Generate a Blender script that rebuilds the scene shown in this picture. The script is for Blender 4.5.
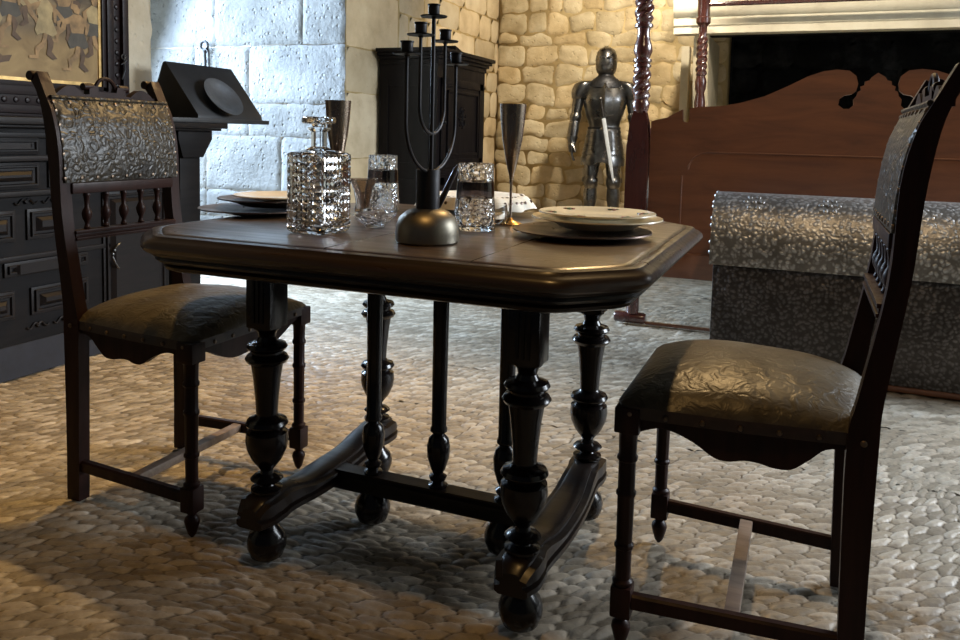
import bpy, bmesh, math, random
from mathutils import Vector, Matrix, noise
PI = math.pi
random.seed(7)
SC = bpy.context.scene
COL = SC.collection
for o in list(bpy.data.objects): bpy.data.objects.remove(o)

# ------------------------------------------------------------ camera, world, lights, exposure
F, T, R, CY, H, TH = 795.7484, .0847, .0241, 201.574, .98926, -.388
cd = bpy.data.cameras.new('camera'); cam = bpy.data.objects.new('camera', cd); COL.objects.link(cam)
cd.sensor_width = 36; cd.lens = F/960*36; cd.clip_start = .05; cd.clip_end = 60
fw = Vector((math.sin(TH)*math.cos(T), math.cos(TH)*math.cos(T), -math.sin(T)))
rt0 = Vector((math.cos(TH), -math.sin(TH), 0)); up0 = rt0.cross(fw)
# the frame is rolled: image right is down by R
rt = rt0*math.cos(R) + up0*math.sin(R); up = -rt0*math.sin(R) + up0*math.cos(R)
cam.matrix_world = Matrix(((rt.x, up.x, -fw.x, 0), (rt.y, up.y, -fw.y, 0), (rt.z, up.z, -fw.z, H), (0, 0, 0, 1)))
cd.shift_y = -(320-CY)/960.0
SC.camera = cam
SC.view_settings.view_transform = 'Standard'; SC.view_settings.look = 'None'
SC.view_settings.gamma = 1; SC.view_settings.exposure = 0.0; SC.view_settings.use_curve_mapping = False
w = bpy.data.worlds.new('world'); SC.world = w; w.use_nodes = True
w.node_tree.nodes['Background'].inputs[0].default_value = (.60, .68, .80, 1)
w.node_tree.nodes['Background'].inputs[1].default_value = .05

def area(name, loc, target, sx, sy, power, color):
    l = bpy.data.lights.new(name, 'AREA'); l.shape = 'RECTANGLE'; l.size = sx; l.size_y = sy
    l.energy = power; l.color = color
    o = bpy.data.objects.new(name, l); COL.objects.link(o); o.location = loc
    o.rotation_euler = (Vector(target)-Vector(loc)).to_track_quat('-Z', 'Y').to_euler(); return o
def spot(name, loc, target, power, color, deg=70, blend=.6, rad=.06):
    l = bpy.data.lights.new(name, 'SPOT'); l.energy = power; l.color = color
    l.spot_size = math.radians(deg); l.spot_blend = blend; l.shadow_soft_size = rad
    o = bpy.data.objects.new(name, l); COL.objects.link(o); o.location = loc
    o.rotation_euler = (Vector(target)-Vector(loc)).to_track_quat('-Z', 'Y').to_euler(); return o
spot('warm_fill_front', (-.5, .5, 3.2), (-.9, 1.15, 0), 75, (1, .58, .20), 62, .95, .05)  # added unseen warm fill, in place of light bounced onto the front floor
area('window_daylight', (-5.30, 4.30, 1.85), (-.2, 2.8, .1), 1.2, 1.8, 580, (.58, .77, 1)).data.spread = math.radians(145)
spot('ceiling_spot_bed', (.4, 1.2, 3.2), (.15, 4.2, 1.0), 120, (1, .72, .42), 46, .8, .05)
area('side_window_daylight', (3.45, 4.8, 2.3), (.2, 3.9, .2), 2.4, 1.7, 175, (.84, .92, 1)).data.spread = math.radians(95)
spot('ceiling_spot_table', (-.5, 3.9, 3.2), (-1.0, 1.5, .3), 190, (1, .66, .30), 58, .8, .05)
spot('ceiling_spot_floor', (-2.0, 3.0, 3.2), (-2.1, 2.15, 0), 290, (1, .62, .22), 54, .9, .05)
spot('ceiling_spot_armor', (-1.0, 6.2, 3.2), (-2.3, 8.0, 1.6), 310, (1, .87, .66), 100, .8, .05)
spot('ceiling_spot_fireplace', (-.3, 5.0, 3.15), (-.2, 7.4, 1.6), 300, (1, .88, .70), 95, .8, .05)
spot('ceiling_spot_painting', (-1.6, 2.2, 3.2), (-3.15, 2.3, 1.2), 75, (1, .76, .42), 70, .8, .05)

# ------------------------------------------------------------ node materials
def new_mat(name):
    m = bpy.data.materials.new(name); m.use_nodes = True
    nt = m.node_tree; b = nt.nodes['Principled BSDF']; return m, nt, b
def N(nt, t, **k):
    n = nt.nodes.new(t)
    for a, v in k.items():
        if a.startswith('i_'): n.inputs[a[2:].replace('_', ' ')].default_value = v
        else: setattr(n, a, v)
    return n
def coords(nt, scale=(1, 1, 1), rot=(0, 0, 0), kind='Object'):
    tc = N(nt, 'ShaderNodeTexCoord'); mp = N(nt, 'ShaderNodeMapping')
    mp.inputs['Scale'].default_value = scale; mp.inputs['Rotation'].default_value = rot
    nt.links.new(tc.outputs[kind], mp.inputs[0]); return mp.outputs[0]
def ramp(nt, fac, stops):
    r = N(nt, 'ShaderNodeValToRGB'); e = r.color_ramp.elements
    e[0].position = stops[0][0]; e[0].color = (*stops[0][1], 1)
    e[1].position = stops[-1][0]; e[1].color = (*stops[-1][1], 1)
    for p, c in stops[1:-1]:
        k = e.new(p); k.color = (*c, 1)
    nt.links.new(fac, r.inputs[0]); return r.outputs[0]
def bump(nt, h, b, dist=.01, strength=.6, prev=None):
    n = N(nt, 'ShaderNodeBump'); n.inputs['Strength'].default_value = strength; n.inputs['Distance'].default_value = dist
    nt.links.new(h, n.inputs['Height'])
    if prev: nt.links.new(prev, n.inputs['Normal'])
    nt.links.new(n.outputs[0], b.inputs['Normal']); return n.outputs[0]
def math_(nt, op, a, b_=None):
    n = N(nt, 'ShaderNodeMath', operation=op)
    for i, v in enumerate((a, b_)):
        if v is None: continue
        if isinstance(v, (int, float)): n.inputs[i].default_value = v
        else: nt.links.new(v, n.inputs[i])
    return n.outputs[0]
def mixc(nt, f, a, b_, mode='MIX'):
    n = N(nt, 'ShaderNodeMix', data_type='RGBA', blend_type=mode)
    for i, v in ((0, f), (6, a), (7, b_)):
        if isinstance(v, (int, float)): n.inputs[i].default_value = v
        elif isinstance(v, tuple): n.inputs[i].default_value = (*v, 1) if len(v) == 3 else v
        else: nt.links.new(v, n.inputs[i])
    return n.outputs[2]

def wood(name, c1, c2, rough=.3, sc=(3, 30, 30), bumpd=.0008, coat=.3, spec=.5):
    m, nt, b = new_mat(name)
    v = coords(nt, sc)
    n = N(nt, 'ShaderNodeTexNoise', i_Scale=1.0, i_Detail=8.0, i_Roughness=.65, i_Distortion=.6); nt.links.new(v, n.inputs[0])
    c = ramp(nt, n.outputs[0], [(.3, c1), (.7, c2)]); nt.links.new(c, b.inputs['Base Color'])
    r = ramp(nt, n.outputs[0], [(.3, (rough+.12,)*3), (.7, (rough-.04,)*3)]); nt.links.new(r, b.inputs['Roughness'])
    b.inputs['Coat Weight'].default_value = coat; b.inputs['Coat Roughness'].default_value = .18
    b.inputs['Specular IOR Level'].default_value = spec
    bump(nt, n.outputs[0], b, bumpd, .5); return m
def metal(name, c, rough=.3, met=1.0, nscale=14, dark=.5, bumpd=.0006):
    m, nt, b = new_mat(name)
    v = coords(nt)
    n = N(nt, 'ShaderNodeTexNoise', i_Scale=float(nscale), i_Detail=6.0, i_Roughness=.6); nt.links.new(v, n.inputs[0])
    cc = ramp(nt, n.outputs[0], [(.35, tuple(x*dark for x in c)), (.65, c)]); nt.links.new(cc, b.inputs['Base Color'])
    r = ramp(nt, n.outputs[0], [(.3, (min(1, rough+.2),)*3), (.7, (rough,)*3)]); nt.links.new(r, b.inputs['Roughness'])
    b.inputs['Metallic'].default_value = met; bump(nt, n.outputs[0], b, bumpd, .4); return m
def leather(name, c1, c2, rough, sc, bd, met=0.0, emb=True):
    m, nt, b = new_mat(name)
    v = coords(nt)
    n = N(nt, 'ShaderNodeTexNoise', i_Scale=9.0, i_Detail=6.0, i_Distortion=1.2); nt.links.new(v, n.inputs[0])
    cc = ramp(nt, n.outputs[0], [(.3, c1), (.72, c2)]); nt.links.new(cc, b.inputs['Base Color'])
    b.inputs['Roughness'].default_value = rough; b.inputs['Metallic'].default_value = met; b.inputs['Specular IOR Level'].default_value = .38
    w_ = N(nt, 'ShaderNodeTexNoise', i_Scale=sc, i_Detail=2.5, i_Distortion=1.0); nt.links.new(v, w_.inputs[0])
    hh = ramp(nt, w_.outputs[0], [(.36, (0, 0, 0)), (.64, (1, 1, 1))])
    p = bump(nt, hh, b, bd, .7)
    g = N(nt, 'ShaderNodeTexNoise', i_Scale=160.0, i_Detail=2.0); nt.links.new(v, g.inputs[0])
    bump(nt, g.outputs[0], b, .0006, .4, p); return m
def glass(name, c=(1, 1, 1), rough=.02, bsc=None, ior=1.5):
    m, nt, b = new_mat(name)
    b.inputs['Base Color'].default_value = (*c, 1); b.inputs['Roughness'].default_value = rough
    b.inputs['Transmission Weight'].default_value = 1; b.inputs['IOR'].default_value = ior
    if bsc:
        v = coords(nt, kind='Object')
        n = N(nt, 'ShaderNodeTexVoronoi', i_Scale=bsc); nt.links.new(v, n.inputs[0])
        bump(nt, n.outputs[0], b, .004, .8)
    return m
def plain(name, c, rough=.5, met=0.0, nscale=30, var=.25, bd=.0004):
    m, nt, b = new_mat(name); v = coords(nt)
    n = N(nt, 'ShaderNodeTexNoise', i_Scale=float(nscale), i_Detail=5.0); nt.links.new(v, n.inputs[0])
    cc = ramp(nt, n.outputs[0], [(.3, tuple(x*(1-var) for x in c)), (.7, tuple(min(1, x*(1+var)) for x in c))])
    nt.links.new(cc, b.inputs['Base Color']); b.inputs['Roughness'].default_value = rough; b.inputs['Metallic'].default_value = met
    bump(nt, n.outputs[0], b, bd, .5); return m
def stone(name, c1, c2, c3, rough=.85, pit=.006, sc=1.0):
    """rough limestone: one tint per stone (random per island), blotches and pits"""
    m, nt, b = new_mat(name); v = coords(nt)
    g = N(nt, 'ShaderNodeNewGeometry')
    n = N(nt, 'ShaderNodeTexNoise', i_Scale=3.0*sc, i_Detail=8.0, i_Roughness=.6); nt.links.new(v, n.inputs[0])
    base = ramp(nt, n.outputs[0], [(.32, c1), (.52, c2), (.7, c3)])
    tint = ramp(nt, g.outputs['Random Per Island'], [(0, (.78, .76, .72)), (.5, (1, 1, 1)), (1, (1.0, .93, .82))])
    c = mixc(nt, 1.0, base, tint, 'MULTIPLY'); nt.links.new(c, b.inputs['Base Color'])
    b.inputs['Roughness'].default_value = rough; b.inputs['Specular IOR Level'].default_value = .2
    f = N(nt, 'ShaderNodeTexNoise', i_Scale=26.0*sc, i_Detail=7.0, i_Roughness=.62); nt.links.new(v, f.inputs[0])
    p = bump(nt, f.outputs[0], b, pit*1.3, .8)
    vo = N(nt, 'ShaderNodeTexVoronoi', i_Scale=20.0*sc); nt.links.new(v, vo.inputs[0])
    hh = ramp(nt, vo.outputs[0], [(.10, (0, 0, 0)), (.26, (1, 1, 1))])
    bump(nt, hh, b, pit*1.2, .7, p); return m

M = {}
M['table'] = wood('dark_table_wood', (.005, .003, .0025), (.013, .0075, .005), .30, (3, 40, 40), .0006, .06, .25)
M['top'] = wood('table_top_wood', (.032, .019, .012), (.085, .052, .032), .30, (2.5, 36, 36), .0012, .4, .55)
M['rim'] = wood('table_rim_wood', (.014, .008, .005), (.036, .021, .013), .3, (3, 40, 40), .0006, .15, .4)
M['leg'] = wood('turned_leg_wood', (.003, .0022, .0022), (.007, .0045, .004), .17, (30, 30, 4), .0003, .12, .25)
M['chair'] = wood('chair_wood', (.011, .0042, .0035), (.026, .009, .0065), .42, (30, 30, 4), .0008, .04, .16)
M['chair_pale'] = wood('worn_stretcher_wood', (.10, .066, .045), (.20, .14, .10), .5, (5, 40, 40), .0008, 0)
M['seat'] = leather('embossed_seat_leather', (.050, .038, .022), (.105, .09, .062), .40, 34.0, .0016)
M['back'] = leather('embossed_back_leather', (.020, .016, .014), (.075, .062, .042), .40, 44.0, .0024)
def rosette_leather():
    m, nt, b = new_mat('rosette_leather'); v = coords(nt)
    n = N(nt, 'ShaderNodeTexNoise', i_Scale=9.0, i_Detail=6.0); nt.links.new(v, n.inputs[0])
    wn = N(nt, 'ShaderNodeTexNoise', i_Scale=16.0, i_Detail=2.0); nt.links.new(v, wn.inputs[0])
    vo = N(nt, 'ShaderNodeTexVoronoi', i_Scale=80.0, i_Randomness=.8); nt.links.new(mixc(nt, .05, v, wn.outputs[1]), vo.inputs[0])
    v2 = N(nt, 'ShaderNodeTexVoronoi', i_Scale=34.0, i_Randomness=.5); nt.links.new(mixc(nt, .04, v, wn.outputs[1]), v2.inputs[0])
    h1 = ramp(nt, vo.outputs[0], [(.15, (1, 1, 1)), (.6, (0, 0, 0))]); h2 = ramp(nt, v2.outputs[0], [(.2, (0, 0, 0)), (.34, (1, 1, 1)), (.48, (0, 0, 0)), (.8, (.6, .6, .6))])
    c = ramp(nt, n.outputs[0], [(.3, (.018, .014, .010)), (.7, (.060, .048, .030))]); c = mixc(nt, .5, c, mixc(nt, 1.0, c, h1, 'MULTIPLY')); nt.links.new(c, b.inputs['Base Color'])
    b.inputs['Roughness'].default_value = .36; b.inputs['Specular IOR Level'].default_value = .32
    p = bump(nt, h2, b, .0016, .7); bump(nt, h1, b, .0012, .7, p); return m
M['back'] = rosette_leather()
M['seat_band'] = plain('dark_leather_band', (.022, .012, .008), .5, 0, 60, .3, .0008)
M['nail'] = metal('brass_nail', (.20, .15, .11), .36)
M['side'] = wood('sideboard_wood', (.004, .0035, .004), (.009, .0075, .008), .5, (30, 4, 30), .0008, .0, .14)
M['side2'] = wood('sideboard_panel_wood', (.005, .0042, .0045), (.013, .010, .0105), .4, (30, 4, 30), .0008, .03, .22)
M['plinth'] = plain('sideboard_plinth_paint', (.010, .011, .018), .7)
M['frame'] = wood('frame_wood', (.006, .0035, .004), (.018, .009, .009), .4, (30, 5, 30), .0008, .05, .25)
M['gilt'] = metal('gilt_fillet', (.75, .50, .20), .35, .8)
M['cab'] = wood('cabinet_wood', (.004, .003, .0035), (.009, .006, .0065), .5, (30, 30, 4), .0008, .0, .15)
M['bed'] = wood('mahogany', (.10, .034, .015), (.20, .076, .033), .36, (2.2, 14, 14), .0006, .3)
M['post'] = wood('bedpost_mahogany', (.040, .010, .008), (.075, .020, .013), .2, (20, 20, 4), .0004, .8)
M['steel'] = metal('armour_steel', (.27, .265, .26), .22, 1.0, 9, .40)
M['steel_dark'] = metal('dark_mail', (.07, .07, .075), .42, .9, 60, .4, .003)
M['blade'] = metal('sword_steel', (.80, .86, .94), .35, .35, 20, .9)
M['black_leather'] = plain('black_belt', (.012, .010, .010), .5)
M['iron'] = metal('black_iron', (.016, .015, .018), .36, .5, 30, .6)
M['pewter'] = metal('pewter_brass', (.24, .215, .17), .33, 1, 9, .55)
M['bronze'] = metal('horn_bronze', (.46, .36, .28), .17, 1, 10, .4)
M['brass'] = metal('polished_brass', (.75, .47, .18), .2)
M['glass'] = glass('clear_glass')
M['cutglass'] = glass('cut_glass', (1, 1, 1), .02, 85.0)
M['smoke'] = glass('smoked_glass', (.50, .42, .36), .04)
M['band'] = glass('refraction_tint_glass', (.22, .19, .19), .03)  # dark tint stands in for the dark cabinet refracted through plain glass
M['china'] = plain('cream_china', (.70, .62, .44), .18, 0, 12, .05, 0)
M['china_under'] = plain('glazed_china_rim', (.42, .38, .26), .2, 0, 12, .1, 0)
M['charger'] = metal('dark_charger', (.14, .10, .085), .25, .9, 12, .5)
M['lace'] = plain('white_lace', (.80, .76, .66), .8, 0, 60, .1, .001)
M['greenp'] = plain('green_glaze', (.05, .12, .06), .3)
M['redp'] = plain('red_glaze', (.25, .06, .05), .3)
M['plate_iron'] = metal('dull_pewter_plate', (.20, .22, .25), .42, .8, 12, .7)
M['slate'] = plain('black_lectern_paint', (.010, .011, .014), .5, 0, 20, .3)
M['canvas_dummy'] = plain('pale_wood', (.2, .15, .1), .6)
M['jamb'] = stone('whitewashed_ashlar', (.145, .15, .155), (.20, .206, .213), (.25, .258, .267), .9, .010)
M['ashlar'] = stone('cream_ashlar', (.50, .40, .26), (.66, .55, .38), (.74, .64, .46), .85, .003)
M['rubble'] = stone('yellow_rubble', (.40, .32, .19), (.60, .50, .33), (.74, .66, .48), .85, .006)
M['mortar'] = stone('lime_mortar', (.36, .27, .13), (.50, .39, .21), (.60, .48, .27), .95, .004)
M['jmortar'] = stone('grey_mortar', (.25, .25, .25), (.32, .31, .30), (.40, .39, .37), .95, .004)
M['mantel'] = stone('carved_limestone', (.60, .54, .42), (.74, .68, .54), (.80, .75, .62), .7, .0015)
M['soot'] = stone('sooty_stone', (.003, .003, .004), (.008, .009, .011), (.035, .038, .042), .9, .006)
M['plaster'] = stone('old_plaster', (.44, .38, .28), (.56, .50, .39), (.62, .57, .46), .9, .003)
M['ceil'] = wood('ceiling_boards', (.05, .03, .02), (.10, .06, .035), .6, (3, 20, 20), .001, 0)

# cobbled floor: long pebbles set on edge, their run drifting over the floor
def floor_mat():
    m, nt, b = new_mat('pebble_floor')
    tc = N(nt, 'ShaderNodeTexCoord')
    at = N(nt, 'ShaderNodeAttribute', attribute_name='tone'); hb = N(nt, 'ShaderNodeAttribute', attribute_name='cell')
    pc = ramp(nt, hb.outputs['Fac'], [(0, (.22, .192, .150)), (.35, (.30, .268, .215)), (.7, (.38, .346, .288)), (1, (.48, .445, .385))])
    n = N(nt, 'ShaderNodeTexNoise', i_Scale=40.0, i_Detail=6.0, i_Roughness=.6); nt.links.new(tc.outputs['Object'], n.inputs[0])
    mot = ramp(nt, n.outputs[0], [(.3, (.75, .72, .7)), (.7, (1.1, 1.08, 1.05))])
    c = mixc(nt, 1.0, pc, mot, 'MULTIPLY')
    big = N(nt, 'ShaderNodeTexNoise', i_Scale=1.3, i_Detail=3.0); nt.links.new(tc.outputs['Object'], big.inputs[0])
    c = mixc(nt, 1.0, c, ramp(nt, big.outputs[0], [(.35, (.72, .66, .6)), (.65, (1.05, 1.03, 1.0))]), 'MULTIPLY')
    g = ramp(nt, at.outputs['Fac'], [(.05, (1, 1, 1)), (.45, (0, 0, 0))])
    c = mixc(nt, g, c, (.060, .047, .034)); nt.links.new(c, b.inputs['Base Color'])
    rr = ramp(nt, n.outputs[0], [(.3, (.55, .55, .55)), (.7, (.38, .38, .38))]); nt.links.new(rr, b.inputs['Roughness'])
    b.inputs['Specular IOR Level'].default_value = .38
    f = N(nt, 'ShaderNodeTexNoise', i_Scale=90.0, i_Detail=4.0); nt.links.new(tc.outputs['Object'], f.inputs[0])
    bump(nt, f.outputs[0], b, .003, .5); return m
M['floor'] = floor_mat()

# ------------------------------------------------------------ mesh helpers
def obj(name, bm, mat, parent=None, ang=38, recalc=True):
    if recalc: bmesh.ops.recalc_face_normals(bm, faces=bm.faces[:])
    lim = math.radians(ang)
    for f in bm.faces: f.smooth = True
    for e in bm.edges:
        if len(e.link_faces) == 2 and e.calc_face_angle(0) > lim: e.smooth = False
    me = bpy.data.meshes.new(name); bm.to_mesh(me); bm.free()
    mats = mat if isinstance(mat, (list, tuple)) else [mat]
    for k in mats: me.materials.append(M[k] if isinstance(k, str) else k)
    o = bpy.data.objects.new(name, me); COL.objects.link(o)
    if parent: o.parent = parent
    return o
def thing(name, label, cat, loc=(0, 0, 0), rz=0, group=None):
    o = bpy.data.objects.new(name, None); COL.objects.link(o); o.empty_display_size = .1
    o.location = loc; o.rotation_euler = (0, 0, rz); o['label'] = label; o['category'] = cat
    if group: o['group'] = group
    return o
def tag(o, label, cat, group=None):
    o['label'] = label; o['category'] = cat
    if group: o['group'] = group
    return o
def struct(name, bm, mat, **k):
    o = obj(name, bm, mat, **k); o['kind'] = 'structure'; return o
def copy_tree(o, parent=None):
    c = o.copy(); COL.objects.link(c)
    if parent: c.parent = parent
    for ch in list(o.children): copy_tree(ch, c)
    return c
def BM(): return bmesh.new()
def box(bm, x0, x1, y0, y1, z0, z1, bev=0, mi=0, mat=None):
    vs = [bm.verts.new((x, y, z)) for x in (x0, x1) for y in (y0, y1) for z in (z0, z1)]
    q = [(0, 1, 3, 2), (4, 6, 7, 5), (0, 4, 5, 1), (2, 3, 7, 6), (0, 2, 6, 4), (1, 5, 7, 3)]
    fs = [bm.faces.new([vs[i] for i in f]) for f in q]
    for f in fs: f.material_index = mi
    if bev:
        es = list({e for f in fs for e in f.edges})
        r = bmesh.ops.bevel(bm, geom=es, offset=bev, segments=2, profile=.6, affect='EDGES')
        for f in r['faces']: f.material_index = mi
        vs = list({v for f in r['faces'] for v in f.verts} | {v for v in vs if v.is_valid})
    if mat is not None: bmesh.ops.transform(bm, matrix=mat, verts=[v for v in vs if v.is_valid])
    return vs
def lathe(bm, prof, c=(0, 0, 0), seg=24, mi=0, mat=None, twist=None):
    """prof: (r, z) from bottom to top"""
    rings = []
    for r, z in prof:
        if r < 1e-5: rings.append([bm.verts.new((c[0], c[1], c[2]+z))]); continue
        ring = []
        for k in range(seg):
            a = 2*PI*k/seg; rr = r
            if twist: rr = r*twist(a, z)
            ring.append(bm.verts.new((c[0]+rr*math.cos(a), c[1]+rr*math.sin(a), c[2]+z)))
        rings.append(ring)
    fs = []
    for A, B in zip(rings, rings[1:]):
        if len(A) == 1 and len(B) == 1: continue
        for k in range(seg):
            j = (k+1) % seg
            if len(A) == 1: fs.append(bm.faces.new((A[0], B[j], B[k])))
            elif len(B) == 1: fs.append(bm.faces.new((A[k], A[j], B[0])))
            else: fs.append(bm.faces.new((A[k], A[j], B[j], B[k])))
    if len(rings[0]) > 1: fs.append(bm.faces.new(rings[0][::-1]))
    if len(rings[-1]) > 1: fs.append(bm.faces.new(rings[-1]))
    for f in fs: f.material_index = mi
    vs = [v for r in rings for v in r]
    if mat is not None: bmesh.ops.transform(bm, matrix=mat, verts=vs)
    return vs
def prism(bm, pts, a, b, axis='y', bev=0, mi=0):
    """2-D outline extruded along an axis from a to b; pts are the other two axes in order"""
    def P(p, t):
        return {'x': (t, p[0], p[1]), 'y': (p[0], t, p[1]), 'z': (p[0], p[1], t)}[axis]
    A = [bm.verts.new(P(p, a)) for p in pts]; B = [bm.verts.new(P(p, b)) for p in pts]
    n = len(pts); fs = [bm.faces.new(A), bm.faces.new(B[::-1])]
    for i in range(n):
        j = (i+1) % n; fs.append(bm.faces.new((A[i], B[i], B[j], A[j])))
    for f in fs: f.material_index = mi
    if bev:
        es = [e for f in fs[:2] for e in f.edges]
        bmesh.ops.bevel(bm, geom=es, offset=bev, segments=2, profile=.6, affect='EDGES')
    return A+B
def tube(bm, path, r, seg=10, mi=0, closed=False):
    path = [Vector(p) for p in path]; n = len(path)
    rs = r if isinstance(r, (list, tuple)) else [r]*n
    rings = []; prev = None
    for i, p in enumerate(path):
        t = (path[(i+1) % n]-path[i-1]) if closed else (path[min(i+1, n-1)]-path[max(i-1, 0)])
        t.normalize()
        if prev is None:
            u = t.cross(Vector((0, 0, 1)))
            if u.length < .1: u = t.cross(Vector((1, 0, 0)))
        else: u = prev-t*prev.dot(t)
        u.normalize(); prev = u; v = t.cross(u)
        rings.append([bm.verts.new(p+(u*math.cos(2*PI*k/seg)+v*math.sin(2*PI*k/seg))*rs[i]) for k in range(seg)])
    m = n if closed else n-1
    for i in range(m):
        A, B = rings[i], rings[(i+1) % n]
        for k in range(seg):
            j = (k+1) % seg; f = bm.faces.new((A[k], A[j], B[j], B[k])); f.material_index = mi
    if not closed: bm.faces.new(rings[0][::-1]); bm.faces.new(rings[-1])
def arcs(c, r, a0, a1, n, ax=(1, 0, 0), ay=(0, 0, 1)):
    ax, ay, c = Vector(ax), Vector(ay), Vector(c)
    return [c+ax*r*math.cos(a0+(a1-a0)*i/n)+ay*r*math.sin(a0+(a1-a0)*i/n) for i in range(n+1)]
def smoothpath(P, n=6):
    """Catmull-Rom through points (any dimension tuples)"""
    out = []
    for i in range(len(P)-1):
        p0, p1, p2, p3 = P[max(i-1, 0)], P[i], P[i+1], P[min(i+2, len(P)-1)]
        for k in range(n):
            t = k/n
            out.append(tuple(.5*((2*b)+(-a+c)*t+(2*a-5*b+4*c-d)*t*t+(-a+3*b-3*c+d)*t**3) for a, b, c, d in zip(p0, p1, p2, p3)))
    out.append(tuple(P[-1])); return out
def loft(bm, rings, cap=True, mi=0, close=True):
    V = [[bm.verts.new(p) for p in r] for r in rings]; n = len(V[0])
    for A, B in zip(V, V[1:]):
        for k in range(n if close else n-1):
            j = (k+1) % n; f = bm.faces.new((A[k], A[j], B[j], B[k])); f.material_index = mi
    if cap:
        f = bm.faces.new(V[0][::-1]); f.material_index = mi; f = bm.faces.new(V[-1]); f.material_index = mi
    return V
def ellr(cx, cy, cz, rx, ry, n=20, pw=1.0, tilt=0):
    out = []
    for k in range(n):
        a = 2*PI*k/n; c, s = math.cos(a), math.sin(a)
        x = rx*math.copysign(abs(c)**pw, c); y = ry*math.copysign(abs(s)**pw, s)
        out.append((cx+x, cy+y, cz+tilt*y))
    return out

# ------------------------------------------------------------ the setting
def build_floor():
    """near part is a fine grid whose height follows laid pebbles"""
    import numpy as np
    rng = np.random.default_rng(3)
    def smooth_noise(X, Y, s, seed):
        r = np.random.default_rng(seed); g = r.random((64, 64))
        x = X*s+20; y = Y*s+20; xi = np.floor(x).astype(int); yi = np.floor(y).astype(int)
        fx = x-xi; fy = y-yi; fx = fx*fx*(3-2*fx); fy = fy*fy*(3-2*fy)
        G = lambda a, b: g[a % 64, b % 64]
        return (G(xi, yi)*(1-fx)+G(xi+1, yi)*fx)*(1-fy)+(G(xi, yi+1)*(1-fx)+G(xi+1, yi+1)*fx)*fy
    def patch(x0, x1, y0, y1, st):
        xs = np.arange(x0, x1+st*.5, st); ys = np.arange(y0, y1+st*.5, st)
        X, Y = np.meshgrid(xs, ys)
        th = .35+1.5*smooth_noise(X, Y, .22, 5)
        # piecewise run direction: bands laid at differing angles
        wx = X+.09*(smooth_noise(X, Y, 2.2, 8)-.5)+.02*(smooth_noise(X, Y, 9, 9)-.5)
        wy = Y+.09*(smooth_noise(X, Y, 2.2, 18)-.5)+.02*(smooth_noise(X, Y, 9, 19)-.5)
        A0 = .55
        U = (wx*np.cos(A0)+wy*np.sin(A0)); V = (-wx*np.sin(A0)+wy*np.cos(A0))
        V = V+.10*np.sin(U*2.3)+.05*np.sin(U*5.1+1)
        U = U/.068; V = V/.0245
        iu = np.floor(U).astype(int); iv = np.floor(V).astype(int)
        best = np.full(X.shape, 9.0); sec = np.full(X.shape, 9.0); cid = np.zeros(X.shape)
        J = rng.random((256, 256, 3))
        for du in (-1, 0, 1):
            for dv in (-1, 0, 1):
                cu = iu+du; cv = iv+dv; j = J[cu % 256, cv % 256]
                pu = cu+.5*(cv % 2)+.18+.5*j[..., 0]; pv = cv+.22+.56*j[..., 1]
                d = np.sqrt((U-pu)**2+(V-pv)**2)
                near = d < best
                sec = np.where(near, best, np.minimum(sec, d)); best = np.where(near, d, best); cid = np.where(near, j[..., 2], cid)
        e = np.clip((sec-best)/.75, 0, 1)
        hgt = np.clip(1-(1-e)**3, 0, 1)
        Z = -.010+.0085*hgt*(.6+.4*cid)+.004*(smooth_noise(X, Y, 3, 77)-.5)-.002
        n, m_ = X.shape
        co = np.stack([X, Y, Z], -1).reshape(-1, 3)
        idx = np.arange(n*m_).reshape(n, m_)
        q = np.stack([idx[:-1, :-1], idx[:-1, 1:], idx[1:, 1:], idx[1:, :-1]], -1).reshape(-1, 4)
        return co, q, hgt.ravel(), cid.ravel()
    parts = [patch(-2.9, 1.3, .45, 2.6, .0055), patch(-2.9, 1.3, 2.57, 3.1, .0075), patch(1.29, 1.6, .45, 3.1, .02), patch(-2.9, 1.6, .25, .455, .02), patch(-3.2, 1.6, 3.07, 4.7, .0115), patch(-5.4, 3.6, 4.69, 9.2, .03), patch(-5.4, -3.2, 3.08, 4.7, .03), patch(1.585, 3.6, 3.11, 4.7, .03), patch(-5.4, -2.92, -1.2, 3.09, .04), patch(1.62, 3.6, -1.2, 3.09, .04), patch(-2.9, 1.6, -1.2, .24, .03)]
    cos, qs, hs, cs = [], [], [], []; off = 0
    for co, q, h, c in parts:
        cos.append(co); qs.append(q+off); hs.append(h); cs.append(c); off += len(co)
    co = np.concatenate(cos); q = np.concatenate(qs); h = np.concatenate(hs); c = np.concatenate(cs)
    me = bpy.data.meshes.new('floor'); me.vertices.add(len(co)); me.vertices.foreach_set('co', co.ravel())
    me.loops.add(q.size); me.loops.foreach_set('vertex_index', q.ravel())
    me.polygons.add(len(q)); me.polygons.foreach_set('loop_start', np.arange(0, q.size, 4)); me.polygons.foreach_set('loop_total', np.full(len(q), 4))
    me.update(calc_edges=True)
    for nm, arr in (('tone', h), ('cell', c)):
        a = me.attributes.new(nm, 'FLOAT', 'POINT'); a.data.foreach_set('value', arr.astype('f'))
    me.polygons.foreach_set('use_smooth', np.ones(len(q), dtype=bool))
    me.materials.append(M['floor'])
    o = bpy.data.objects.new('floor', me); COL.objects.link(o); o['kind'] = 'structure'
build_floor()

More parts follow.
